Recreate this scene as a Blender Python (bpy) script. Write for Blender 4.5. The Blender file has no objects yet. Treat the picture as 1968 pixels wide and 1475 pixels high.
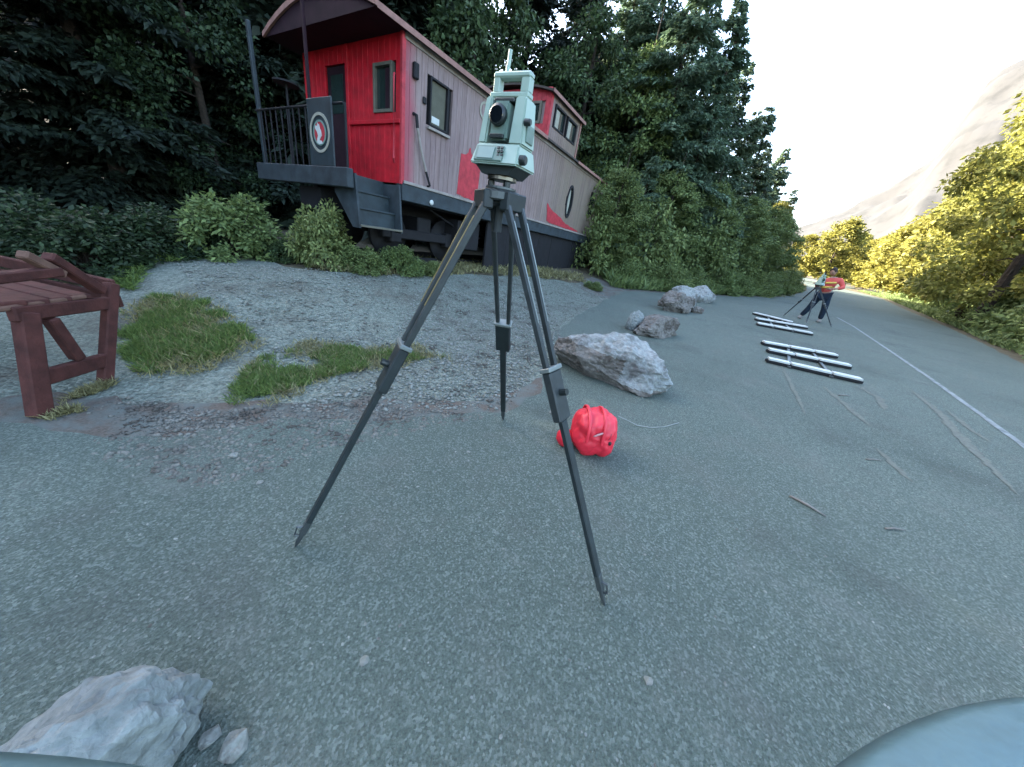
import bpy, bmesh, math, random
import numpy as np
from mathutils import Vector, Matrix, Euler, noise
R = math.radians
SC = bpy.context.scene
COL = SC.collection
rnd = random.Random(7)

# ------------------------------------------------------------------ camera
CAM_H, PITCH, ROLL, FPX = 1.455, 0.434, 0.143, 624.0
cp, sp = math.cos(PITCH), math.sin(PITCH)
fwd = Vector((0, cp, -sp)); up0 = Vector((0, sp, cp)); rt0 = Vector((1, 0, 0))
rt = rt0*math.cos(ROLL) + up0*math.sin(ROLL)
upv = up0*math.cos(ROLL) - rt0*math.sin(ROLL)
cam_d = bpy.data.cameras.new('camera'); cam = bpy.data.objects.new('camera', cam_d); COL.objects.link(cam)
cam_d.sensor_width = 36; cam_d.lens = 36*FPX/1968; cam_d.clip_start = 0.01; cam_d.clip_end = 6000
cam.matrix_world = Matrix(((rt.x, upv.x, -fwd.x, 0), (rt.y, upv.y, -fwd.y, 0), (rt.z, upv.z, -fwd.z, CAM_H), (0, 0, 0, 1)))
SC.camera = cam

# ------------------------------------------------------------------ light
SUN_EL, SUN_AZ = R(23), math.atan2(0.50, -0.86)      # towards the sun: beyond the wood on the left
sdir = Vector((math.cos(SUN_EL)*math.cos(SUN_AZ), math.cos(SUN_EL)*math.sin(SUN_AZ), math.sin(SUN_EL)))
w = bpy.data.worlds.new('World'); SC.world = w; w.use_nodes = True
nt = w.node_tree; nt.nodes.clear()
sky = nt.nodes.new('ShaderNodeTexSky'); sky.sky_type = 'NISHITA'; sky.sun_disc = False
sky.sun_elevation = SUN_EL; sky.sun_rotation = math.atan2(sdir.x, sdir.y); sky.dust_density = 3.2; sky.air_density = 1.0
bg = nt.nodes.new('ShaderNodeBackground'); bg.inputs[1].default_value = 0.15
wo = nt.nodes.new('ShaderNodeOutputWorld')
nt.links.new(sky.outputs[0], bg.inputs[0]); nt.links.new(bg.outputs[0], wo.inputs[0])
sl = bpy.data.lights.new('sun', 'SUN'); sl.energy = 5.0; sl.angle = R(0.5); sl.color = (1.0, 0.93, 0.78)
so = bpy.data.objects.new('sun', sl); COL.objects.link(so); so.rotation_euler = sdir.to_track_quat('Z', 'Y').to_euler()
SC.view_settings.view_transform = 'Standard'; SC.view_settings.look = 'None'
SC.view_settings.exposure = 3.4; SC.view_settings.gamma = 1; SC.view_settings.use_curve_mapping = False
SC.render.engine = 'CYCLES'
SC.cycles.max_bounces = 6; SC.cycles.transparent_max_bounces = 8

# ------------------------------------------------------------------ helpers: scene
def tag(o, label=None, cat=None, group=None, kind=None):
    if label: o['label'] = label
    if cat: o['category'] = cat
    if group: o['group'] = group
    if kind: o['kind'] = kind
    return o
def thing(name, label, cat, loc=(0, 0, 0), rot=(0, 0, 0), group=None):
    o = bpy.data.objects.new(name, None); COL.objects.link(o); o.empty_display_size = 0.1
    o.location = loc; o.rotation_euler = rot
    return tag(o, label, cat, group)
def link(name, me, mats, parent=None, smooth=False):
    o = bpy.data.objects.new(name, me); COL.objects.link(o)
    if mats is not None and len(me.materials) == 0:
        for m in (mats if isinstance(mats, (list, tuple)) else [mats]): me.materials.append(m)
    if smooth: me.polygons.foreach_set('use_smooth', [True]*len(me.polygons))
    if parent: o.parent = parent
    return o
def meshbm(name, bm):
    bmesh.ops.recalc_face_normals(bm, faces=bm.faces)
    me = bpy.data.meshes.new(name); bm.to_mesh(me); bm.free(); return me
def obj(name, bm, mat, parent=None, smooth=False): return link(name, meshbm(name, bm), mat, parent, smooth)
def dup(root, loc, rz=0, sc=1.0, label=None, group=None, tilt=(0, 0)):
    r = root.copy(); COL.objects.link(r); r.location = loc; r.rotation_euler = (tilt[0], tilt[1], rz); r.scale = (sc, sc, sc) if not isinstance(sc, tuple) else sc
    if label: r['label'] = label
    if group: r['group'] = group
    elif 'group' in r and group == '': del r['group']
    for ch in list(root.children):
        c = ch.copy(); COL.objects.link(c); c.parent = r
        for g2 in list(ch.children):
            e = g2.copy(); COL.objects.link(e); e.parent = c
    return r
def ray(x, y):
    return rt*((x-984)/FPX) + upv*((737.5-y)/FPX) + fwd
def G(x, y, z=0.0):
    d = ray(x, y); t = (z-CAM_H)/d.z; return Vector((d.x*t, d.y*t, z))
def hz(x, y):
    """ground height: the gravel lot climbs gently towards the caboose"""
    m = min((x+2.604)*(-0.875)+(y-6.867)*0.484+2.7, (y-1.9)*0.9)
    q = max(0.0, min(1.0, m/3.0)); return 0.42*q*q*(3-2*q)
def GH(x, y, dz=0.0):
    z = 0.0
    for _ in range(30):
        P = G(x, y, z); z = 0.5*z+0.5*hz(P.x, P.y)
    P = G(x, y, z); P.z = hz(P.x, P.y)+dz; return P
def atdist(x, y, D):
    d = ray(x, y); t = D/math.hypot(d.x, d.y); return Vector((d.x*t, d.y*t, CAM_H+d.z*t))

# ------------------------------------------------------------------ helpers: geometry
def box(bm, x0, x1, y0, y1, z0, z1, bev=0.0, M=None):
    v = [bm.verts.new((x, y, z)) for x in (x0, x1) for y in (y0, y1) for z in (z0, z1)]
    fs = [(0, 1, 3, 2), (4, 6, 7, 5), (0, 4, 5, 1), (2, 3, 7, 6), (0, 2, 6, 4), (1, 5, 7, 3)]
    f = [bm.faces.new([v[i] for i in q]) for q in fs]
    if M is not None: bmesh.ops.transform(bm, matrix=M, verts=v)
    if bev > 0:
        es = list({e for q in f for e in q.edges})
        bmesh.ops.bevel(bm, geom=es, offset=bev, segments=1, affect='EDGES', profile=0.7)
    return v
def tube(bm, pts, rad, seg=8, caps=True):
    pts = [Vector(p) for p in pts]; n = len(pts)
    rad = rad if isinstance(rad, (list, tuple)) else [rad]*n
    rings = []; ref = None
    for i, p in enumerate(pts):
        t = (pts[min(i+1, n-1)] - pts[max(i-1, 0)]).normalized()
        if ref is None: ref = Vector((0, 0, 1)) if abs(t.z) < 0.9 else Vector((1, 0, 0))
        a = t.cross(ref).normalized(); b = t.cross(a).normalized(); ref = -b if False else b.cross(t).cross(t)*-1 if False else ref
        rings.append([bm.verts.new(p + (a*math.cos(2*math.pi*k/seg) + b*math.sin(2*math.pi*k/seg))*rad[i]) for k in range(seg)])
    for i in range(n-1):
        for k in range(seg):
            bm.faces.new((rings[i][k], rings[i][(k+1) % seg], rings[i+1][(k+1) % seg], rings[i+1][k]))
    if caps:
        bm.faces.new(rings[0]); bm.faces.new(rings[-1][::-1])
def bar(bm, a, b, wx, wy, up=Vector((0, 0, 1)), bev=0.0):
    a = Vector(a); b = Vector(b); t = (b-a).normalized()
    s = t.cross(Vector(up));
    if s.length < 1e-3: s = t.cross(Vector((1, 0, 0)))
    s.normalize(); u = s.cross(t).normalized()
    L = (b-a).length
    M = Matrix(((s.x, t.x, u.x, a.x), (s.y, t.y, u.y, a.y), (s.z, t.z, u.z, a.z), (0, 0, 0, 1)))
    box(bm, -wx/2, wx/2, 0, L, -wy/2, wy/2, bev, M)
def lathe(bm, prof, c=(0, 0, 0), seg=20, M=None):
    vs = []; rings = []
    for r_, z in prof:
        ring = [bm.verts.new((c[0]+r_*math.cos(2*math.pi*k/seg), c[1]+r_*math.sin(2*math.pi*k/seg), c[2]+z)) for k in range(seg)]
        rings.append(ring); vs += ring
    for i in range(len(rings)-1):
        for k in range(seg): bm.faces.new((rings[i][k], rings[i][(k+1) % seg], rings[i+1][(k+1) % seg], rings[i+1][k]))
    bm.faces.new(rings[0][::-1]); bm.faces.new(rings[-1])
    if M is not None: bmesh.ops.transform(bm, matrix=M, verts=vs)
def prism(bm, poly, d0, d1, axis='y'):
    def P(a, b, d): return {'y': (a, d, b), 'x': (d, a, b), 'z': (a, b, d)}[axis]
    A = [bm.verts.new(P(a, b, d0)) for a, b in poly]; B = [bm.verts.new(P(a, b, d1)) for a, b in poly]
    n = len(poly); bm.faces.new(A); bm.faces.new(B[::-1])
    for i in range(n): bm.faces.new((A[i], B[i], B[(i+1) % n], A[(i+1) % n]))
def raw(name, V, F4=None, F3=None):
    """fast mesh from numpy verts and quads / tris"""
    me = bpy.data.meshes.new(name)
    V = np.asarray(V, dtype=np.float32)
    loops = []; starts = []; tot = []
    n = 0
    if F4 is not None and len(F4):
        F4 = np.asarray(F4, dtype=np.int32); loops.append(F4.ravel()); starts.append(np.arange(len(F4))*4); tot.append(np.full(len(F4), 4)); n = len(F4)*4
    if F3 is not None and len(F3):
        F3 = np.asarray(F3, dtype=np.int32); loops.append(F3.ravel()); starts.append(n+np.arange(len(F3))*3); tot.append(np.full(len(F3), 3))
    loops = np.concatenate(loops); starts = np.concatenate(starts); tot = np.concatenate(tot)
    me.vertices.add(len(V)); me.vertices.foreach_set('co', V.ravel())
    me.loops.add(len(loops)); me.loops.foreach_set('vertex_index', loops.astype(np.int32))
    me.polygons.add(len(starts)); me.polygons.foreach_set('loop_start', starts.astype(np.int32)); me.polygons.foreach_set('loop_total', tot.astype(np.int32))
    me.update(calc_edges=True); me.validate(); return me

# ------------------------------------------------------------------ materials
class MT:
    def __init__(s, name):
        s.m = bpy.data.materials.new(name); s.m.use_nodes = True; s.t = s.m.node_tree; s.b = s.t.nodes['Principled BSDF']; s.n = s.t.nodes
    def node(s, typ, **kw):
        q = s.n.new(typ)
        for k, v in kw.items():
            if k in q.inputs: q.inputs[k].default_value = v
            else: setattr(q, k, v)
        return q
    def l(s, a, b): s.t.links.new(a, b)
    def coord(s, kind='Object'): return s.node('ShaderNodeTexCoord').outputs[kind]
    def noise(s, co, scale, detail=4, rough=0.6):
        q = s.node('ShaderNodeTexNoise'); q.inputs['Scale'].default_value = scale; q.inputs['Detail'].default_value = detail; q.inputs['Roughness'].default_value = rough
        s.l(co, q.inputs['Vector']); return q.outputs['Fac']
    def ramp(s, fac, stops):
        q = s.node('ShaderNodeValToRGB'); e = q.color_ramp.elements
        while len(e) < len(stops): e.new(0.5)
        for i, (p, c) in enumerate(stops): e[i].position = p; e[i].color = (*c, 1) if len(c) == 3 else c
        s.l(fac, q.inputs[0]); return q.outputs[0]
    def mix(s, fac, a, b, mode='MIX'):
        q = s.node('ShaderNodeMix', data_type='RGBA', blend_type=mode)
        for inp, v in ((q.inputs[0], fac), (q.inputs[6], a), (q.inputs[7], b)):
            if hasattr(v, 'is_linked'): s.l(v, inp)
            else: inp.default_value = v if isinstance(v, (int, float)) else ((*v, 1) if len(v) == 3 else v)
        return q.outputs[2]
    def math(s, op, a, b=0.5):
        q = s.node('ShaderNodeMath', operation=op)
        for inp, v in ((q.inputs[0], a), (q.inputs[1], b)):
            if hasattr(v, 'is_linked'): s.l(v, inp)
            else: inp.default_value = v
        return q.outputs[0]
    def bump(s, h, strength=0.3, dist=0.01):
        q = s.node('ShaderNodeBump'); q.inputs['Strength'].default_value = strength; q.inputs['Distance'].default_value = dist
        s.l(h, q.inputs['Height']); s.l(q.outputs[0], s.b.inputs['Normal'])
    def base(s, c):
        if hasattr(c, 'is_linked'): s.l(c, s.b.inputs['Base Color'])
        else: s.b.inputs['Base Color'].default_value = (*c, 1)
    def rough(s, r, spec=0.4, metal=0.0):
        s.b.inputs['Roughness'].default_value = r; s.b.inputs['Specular IOR Level'].default_value = spec; s.b.inputs['Metallic'].default_value = metal
KA = 0.48   # reflectances below are relative to a bright daylight exposure; this brings them to measured values
def simple(name, c, r=0.6, spec=0.4, metal=0.0, var=0.25, scale=8.0, bump=0.15, bd=0.004):
    c = tuple(v*KA for v in c)
    m = MT(name); co = m.coord(); f = m.noise(co, scale, 5)
    dark = tuple(v*(1-var) for v in c); light = tuple(min(1, v*(1+var)) for v in c)
    m.base(m.ramp(f, [(0.3, dark), (0.7, light)])); m.rough(r, spec, metal)
    if bump: m.bump(m.noise(co, scale*4, 3), bump, bd)
    return m.m

def mat_asphalt():
    m = MT('asphalt'); co = m.coord()
    big = m.noise(co, 0.35, 4); mid = m.noise(co, 2.2, 5); fine = m.noise(co, 130, 3, 0.7)
    v = m.node('ShaderNodeTexVoronoi'); v.inputs['Scale'].default_value = 120; m.l(co, v.inputs['Vector'])
    v2 = m.node('ShaderNodeTexVoronoi'); v2.inputs['Scale'].default_value = 33; m.l(co, v2.inputs['Vector'])
    c = m.ramp(fine, [(0.3, (0.068, 0.092, 0.075)), (0.7, (0.205, 0.255, 0.208))])
    agg = m.ramp(v.outputs['Color'], [(0.55, (0, 0, 0)), (0.9, (1, 1, 1))])
    c = m.mix(m.math('MULTIPLY', agg, 0.7), c, (0.33, 0.39, 0.34))
    spk = m.math('MULTIPLY', m.math('LESS_THAN', v2.outputs['Distance'], 0.16), m.math('GREATER_THAN', m.noise(co, 14, 2), 0.60))
    c = m.mix(m.math('MULTIPLY', spk, 0.6), c, (0.45, 0.46, 0.44))
    c = m.mix(m.ramp(big, [(0.35, (0, 0, 0)), (0.65, (1, 1, 1))]), m.mix(0.5, c, (0.7, 0.72, 0.72), 'MULTIPLY'), c)
    c = m.mix(m.math('MULTIPLY', m.ramp(mid, [(0.5, (0, 0, 0)), (0.72, (1, 1, 1))]), 0.28), c, (0.20, 0.19, 0.165))
    wv = m.node('ShaderNodeVectorMath', operation='ADD'); nz = m.node('ShaderNodeTexNoise'); nz.inputs['Scale'].default_value = 1.6; nz.inputs['Detail'].default_value = 5; m.l(co, nz.inputs['Vector'])
    m.l(co, wv.inputs[0]); m.l(nz.outputs['Color'], wv.inputs[1])
    vc = m.node('ShaderNodeTexVoronoi', feature='DISTANCE_TO_EDGE'); vc.inputs['Scale'].default_value = 0.42; m.l(wv.outputs[0], vc.inputs['Vector'])
    crack = m.math('MULTIPLY', m.math('LESS_THAN', vc.outputs['Distance'], 0.0035), m.math('GREATER_THAN', m.noise(co, 0.8, 3), 0.50))
    c = m.mix(m.math('MULTIPLY', crack, 0.12), c, (0.05, 0.055, 0.05))
    st = m.ramp(m.noise(co, 0.55, 6, 0.7), [(0.53, (0, 0, 0)), (0.66, (1, 1, 1))])
    c = m.mix(m.math('MULTIPLY', st, 0.6), c, m.mix(1.0, c, (0.55, 0.60, 0.60), 'MULTIPLY'))
    gr = m.ramp(m.noise(co, 1.3, 7, 0.75), [(0.56, (0, 0, 0)), (0.70, (1, 1, 1))])
    c = m.mix(m.math('MULTIPLY', gr, 0.5), c, (0.24, 0.255, 0.225))
    c = m.mix(1.0, c, (KA, KA, KA), 'MULTIPLY')
    m.base(c); m.rough(0.85, 0.25); m.bump(m.math('ADD', v.outputs['Distance'], fine), 0.75, 0.006); return m.m
def mat_gravel():
    m = MT('gravel_ground'); co = m.coord()
    v = m.node('ShaderNodeTexVoronoi'); v.inputs['Scale'].default_value = 38; m.l(co, v.inputs['Vector'])
    v3 = m.node('ShaderNodeTexVoronoi'); v3.inputs['Scale'].default_value = 95; m.l(co, v3.inputs['Vector'])
    c = m.ramp(m.mix(0.5, v.outputs['Color'], v3.outputs['Color']), [(0.2, (0.13, 0.155, 0.128)), (0.55, (0.29, 0.33, 0.27)), (0.85, (0.44, 0.48, 0.40))])
    n = m.noise(co, 1.1, 5)
    c = m.mix(m.ramp(n, [(0.48, (0, 0, 0)), (0.68, (0.7, 0.7, 0.7))]), c, (0.135, 0.115, 0.09))
    c = m.mix(1.0, c, (KA, KA, KA), 'MULTIPLY')
    m.base(c); m.rough(0.95, 0.2); m.bump(m.math('SUBTRACT', 1.0, v.outputs['Distance']), 0.9, 0.02); return m.m
def mat_dirt():
    m = MT('forest_floor'); co = m.coord(); n = m.noise(co, 3.0, 6); f = m.noise(co, 25, 5)
    c = m.ramp(n, [(0.35, (0.035, 0.04, 0.02)), (0.55, (0.085, 0.07, 0.045)), (0.75, (0.05, 0.065, 0.025))])
    c = m.mix(m.math('MULTIPLY', f, 0.5), c, (0.15, 0.12, 0.085))
    m.base(c); m.rough(0.95, 0.15); m.bump(f, 0.8, 0.04); return m.m
def mat_needles():
    m = MT('needle_litter'); co = m.coord(); f = m.noise(co, 60, 5); n = m.noise(co, 5, 4)
    c = m.ramp(f, [(0.3, (0.11, 0.095, 0.075)), (0.7, (0.26, 0.21, 0.17))]); c = m.mix(m.ramp(n, [(0.42, (0, 0, 0)), (0.6, (0.9, 0.9, 0.9))]), c, (0.20, 0.225, 0.20)); c = m.mix(1.0, c, (KA, KA, KA), 'MULTIPLY')
    m.base(c); m.rough(0.95, 0.15); m.bump(f, 0.7, 0.01); return m.m
def leaf_mat(name, c1, c2, trans=0.25, tint=0.3):
    m = MT(name); t = m.t
    gi = m.node('ShaderNodeNewGeometry'); oi = m.node('ShaderNodeObjectInfo')
    c = m.ramp(gi.outputs['Random Per Island'], [(0.0, c1), (0.75, c2), (1.0, tuple(v*1.35 for v in c2))])
    c = m.mix(tint, c, m.ramp(oi.outputs['Random'], [(0.0, (0.75, 0.95, 0.8)), (0.5, (1, 1, 1)), (1.0, (1.15, 1.05, 0.75))]), 'MULTIPLY')
    m.base(c); m.rough(0.6, 0.25)
    tr = m.node('ShaderNodeBsdfTranslucent'); m.l(c, tr.inputs[0]); mx = m.node('ShaderNodeMixShader'); mx.inputs[0].default_value = trans
    out = m.n['Material Output']; m.l(m.b.outputs[0], mx.inputs[1]); m.l(tr.outputs[0], mx.inputs[2]); m.l(mx.outputs[0], out.inputs[0]); return m.m
def mat_rock(name, a, b, dark=(0.10, 0.085, 0.07)):
    a, b, dark = (tuple(v*KA for v in q) for q in (a, b, dark))
    m = MT(name); co = m.coord(); n = m.noise(co, 3.5 if 'mountain' not in name else 0.02, 8, 0.65); f = m.noise(co, 22, 6)
    c = m.ramp(f, [(0.3, a), (0.7, b)]); c = m.mix(m.ramp(n, [(0.5, (0, 0, 0)), (0.62, (0.85, 0.85, 0.85))]), c, dark)
    m.base(c); m.rough(0.9, 0.25); m.bump(m.math('ADD', f, n), 0.8, 0.03); return m.m
def mat_siding():
    m = MT('faded_siding'); co = m.coord(); oi = m.node('ShaderNodeObjectInfo')
    geo = m.node('ShaderNodeTexCoord'); 
    mp = m.node('ShaderNodeMapping'); mp.inputs['Scale'].default_value = (1, 1, 0.12); m.l(co, mp.inputs['Vector'])
    g = m.noise(mp.outputs[0], 22, 6, 0.7); b = m.noise(co, 0.9, 5); b2 = m.noise(co, 2.3, 4)
    c = m.ramp(g, [(0.25, (0.30, 0.215, 0.20)), (0.75, (0.50, 0.38, 0.36))])
    sx = m.node('ShaderNodeSeparateXYZ'); m.l(co, sx.inputs[0])
    # old red paint survives near the corner post, bare tan boards towards the far end
    pk = m.math('SUBTRACT', 0.95, m.math('ADD', m.math('MULTIPLY', sx.outputs[0], 1.9), m.math('MULTIPLY', b2, 0.5)))
    c = m.mix(m.ramp(pk, [(0.1, (0, 0, 0)), (0.5, (0.8, 0.8, 0.8))]), c, (0.52, 0.11, 0.15))
    c = m.mix(m.ramp(m.math('ADD', m.math('MULTIPLY', sx.outputs[0], 0.1), m.math('MULTIPLY', b, 0.6)), [(0.75, (0, 0, 0)), (1.15 if False else 1.0, (0.8, 0.8, 0.8))]), c, (0.30, 0.24, 0.17))
    c = m.mix(m.ramp(b, [(0.5, (0, 0, 0)), (0.75, (0.45, 0.45, 0.45))]), c, (0.30, 0.18, 0.19))
    c = m.mix(0.35, c, m.ramp(oi.outputs['Random'], [(0, (0.7, 0.7, 0.72)), (1, (1.2, 1.18, 1.15))]), 'MULTIPLY')
    # rust runs and flaked patches
    mp2 = m.node('ShaderNodeMapping'); mp2.inputs['Scale'].default_value = (1, 1, 0.07); m.l(co, mp2.inputs['Vector'])
    run = m.ramp(m.noise(mp2.outputs[0], 9, 5, 0.7), [(0.56, (0, 0, 0)), (0.68, (1, 1, 1))])
    c = m.mix(m.math('MULTIPLY', run, 0.42), c, (0.17, 0.10, 0.085))
    fl = m.ramp(m.noise(co, 6.5, 8, 0.75), [(0.60, (0, 0, 0)), (0.66, (1, 1, 1))])
    c = m.mix(m.math('MULTIPLY', fl, 0.4), c, (0.50, 0.33, 0.36))
    c = m.mix(1.0, c, (KA, KA, KA), 'MULTIPLY')
    m.base(c); m.rough(0.85, 0.2); m.bump(g, 0.4, 0.006); return m.m
def mat_metal_flake(name, c, r=0.35): return simple(name, c, r, 0.5, 0.8, 0.15, 30, 0.05)

M = dict(
    asphalt=mat_asphalt(), gravel=mat_gravel(), dirt=mat_dirt(), litter=mat_needles(),
    line=simple('worn_white_paint', (0.30, 0.335, 0.325), 0.8, 0.2, 0, 0.45, 9, 0.3),
    scuff=simple('pale_scuff', (0.20, 0.215, 0.178), 0.9, 0.2, 0, 0.25, 25, 0.3),
    stone=mat_rock('gravel_stone', (0.24, 0.25, 0.215), (0.50, 0.52, 0.46)),
    stone_dull=mat_rock('dull_gravel_stone', (0.17, 0.16, 0.135), (0.38, 0.37, 0.32)),
    rock_pale=mat_rock('pale_granite', (0.27, 0.29, 0.275), (0.54, 0.57, 0.545), (0.16, 0.15, 0.14)),
    rock_brown=mat_rock('brown_rock', (0.17, 0.155, 0.135), (0.34, 0.315, 0.28), (0.08, 0.065, 0.05)),
    rock_grey=mat_rock('grey_rock', (0.24, 0.27, 0.255), (0.45, 0.49, 0.46), (0.17, 0.19, 0.18)),
    siding=mat_siding(),
    red=simple('red_paint', (0.72, 0.014, 0.030), 0.55, 0.3, 0, 0.3, 6, 0.2),
    redpatch=simple('old_red_paint', (0.62, 0.05, 0.07), 0.6, 0.3, 0, 0.3, 9, 0.3),
    tealblack=simple('dark_blue_green_steel', (0.025, 0.045, 0.055), 0.6, 0.4, 0, 0.35, 7, 0.2),
    sill=simple('side_sill_steel', (0.045, 0.062, 0.072), 0.7, 0.3, 0, 0.4, 5, 0.3),
    black=simple('black_iron', (0.014, 0.014, 0.017), 0.75, 0.3, 0, 0.4, 7, 0.3),
    roof=simple('roof_felt', (0.10, 0.085, 0.075), 0.85, 0.2, 0, 0.3, 5, 0.4),
    soffit=simple('dark_soffit', (0.03, 0.010, 0.018), 0.8, 0.2, 0, 0.3, 5, 0.1),
    trim=simple('cream_trim', (0.42, 0.37, 0.33), 0.75, 0.3, 0, 0.25, 8, 0.2),
    pinktrim=simple('pinkish_roof_edge', (0.42, 0.22, 0.18), 0.75, 0.3, 0, 0.25, 8, 0.2),
    sage=simple('sage_window_paint', (0.17, 0.16, 0.12), 0.6, 0.4, 0, 0.2, 8, 0.1),
    glass=simple('dull_glass', (0.03, 0.05, 0.045), 0.12, 0.6, 0, 0.3, 2.0, 0),
    curtain=simple('pale_curtain', (0.50, 0.49, 0.40), 0.9, 0.2, 0, 0.15, 10, 0.1),
    shade=simple('drab_blind', (0.16, 0.16, 0.12), 0.9, 0.2, 0, 0.15, 10, 0.1),  # greenish-tan window reflection put into the pane colour
    white=simple('white_paint', (0.80, 0.84, 0.80), 0.55, 0.4, 0, 0.12, 10, 0.1),
    mint=simple('mint_instrument_shell', (0.50, 0.66, 0.54), 0.42, 0.45, 0, 0.08, 9, 0.05),
    mintdark=simple('grey_green_panel', (0.22, 0.33, 0.27), 0.5, 0.4, 0, 0.12, 9, 0.05),
    lcd=simple('display_screen', (0.27, 0.42, 0.36), 0.3, 0.5, 0, 0.1, 6, 0),
    darkplastic=simple('dark_plastic', (0.018, 0.028, 0.026), 0.45, 0.45, 0, 0.2, 12, 0.05),
    lens=simple('lens_glass', (0.008, 0.012, 0.016), 0.06, 0.8, 0, 0.1, 3, 0),
    brass=simple('screw_metal', (0.30, 0.27, 0.22), 0.35, 0.5, 0.8, 0.1, 12, 0.05),
    legmetal=simple('tripod_tube', (0.05, 0.062, 0.062), 0.5, 0.4, 0.1, 0.3, 14, 0.05),
    legdark=simple('tripod_leg_dark', (0.022, 0.034, 0.036), 0.55, 0.4, 0, 0.3, 14, 0.05),
    legcollar=simple('tripod_collar', (0.30, 0.34, 0.32), 0.4, 0.5, 0.2, 0.15, 12, 0.05),
    yellow=simple('yellow_label_strip', (0.36, 0.28, 0.10), 0.5, 0.4, 0, 0.15, 12, 0.05),
    steel=simple('worn_steel', (0.14, 0.16, 0.16), 0.45, 0.5, 0.6, 0.2, 12, 0.05),
    bag=simple('red_shell_fabric', (1.10, 0.030, 0.065), 0.5, 0.5, 0, 0.12, 7, 0.15),
    bagpatch=simple('pale_print', (0.85, 0.45, 0.45), 0.45, 0.4, 0, 0.1, 12, 0.1),
    cord=simple('pale_cord', (0.42, 0.45, 0.42), 0.8, 0.3, 0, 0.2, 12, 0.1),
    wood_red=simple('red_stained_timber', (0.11, 0.034, 0.026), 0.8, 0.25, 0, 0.4, 9, 0.5, 0.01),
    wood_top=simple('weathered_timber_edge', (0.22, 0.12, 0.085), 0.85, 0.2, 0, 0.3, 12, 0.4),
    denim=simple('dark_denim', (0.018, 0.035, 0.06), 0.9, 0.2, 0, 0.25, 20, 0.2),
    vest=simple('coral_red_shirt', (0.80, 0.13, 0.11), 0.8, 0.25, 0, 0.15, 8, 0.2),
    vesty=simple('yellow_band', (0.85, 0.62, 0.12), 0.6, 0.3, 0, 0.1, 8, 0.1),
    skin=simple('skin', (0.48, 0.26, 0.18), 0.6, 0.35, 0, 0.08, 8, 0.05),
    hair=simple('dark_brown_hair', (0.035, 0.02, 0.012), 0.7, 0.3, 0, 0.3, 20, 0.3),
    shoe=simple('pale_work_boot', (0.34, 0.31, 0.28), 0.8, 0.3, 0, 0.2, 20, 0.2),
    guard=simple('pale_blue_plastic', (0.15, 0.26, 0.275), 0.5, 0.4, 0, 0.28, 22, 0.35),
    bark=simple('bark', (0.075, 0.058, 0.045), 0.95, 0.15, 0, 0.45, 14, 0.8, 0.03),
    stick=simple('bleached_stick', (0.30, 0.28, 0.25), 0.9, 0.2, 0, 0.3, 20, 0.3),
    mountain=mat_rock('pale_mountain', (0.045, 0.047, 0.05), (0.068, 0.068, 0.071), (0.034, 0.036, 0.038)),
)
M['needle'] = leaf_mat('conifer_needles', (0.008, 0.014, 0.010), (0.019, 0.029, 0.018), 0.18)  # tone lowered to hold the left wood in shadow, shading in the colour
M['needle_bank'] = leaf_mat('roadside_conifer_needles', (0.060, 0.090, 0.062), (0.115, 0.165, 0.100), 0.30)  # same conifers on the bank, lighter copy as if better lit
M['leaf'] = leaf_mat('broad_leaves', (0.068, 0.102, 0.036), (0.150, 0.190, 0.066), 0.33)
M['leaf_dark'] = leaf_mat('shaded_leaves', (0.022, 0.038, 0.018), (0.060, 0.092, 0.036), 0.28)  # broad leaves again, with shadow put into the colour
M['leaf_deep'] = leaf_mat('deep_green_leaves', (0.010, 0.020, 0.010), (0.028, 0.046, 0.018), 0.22)  # darkest leaf copy, dimness of the left side put into the colour
M['leaf_sun'] = leaf_mat('yellowing_leaves', (0.09, 0.09, 0.018), (0.21, 0.195, 0.045), 0.40)  # yellow of the low sunlight put into the leaf colour
M['leaf_pale'] = leaf_mat('pale_shrub_leaves', (0.07, 0.10, 0.035), (0.17, 0.205, 0.075), 0.33)
M['grass'] = leaf_mat('grass_blades', (0.045, 0.080, 0.018), (0.120, 0.170, 0.045), 0.3)
M['grass_dry'] = leaf_mat('dry_grass', (0.09, 0.085, 0.035), (0.22, 0.20, 0.10), 0.25)

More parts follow.
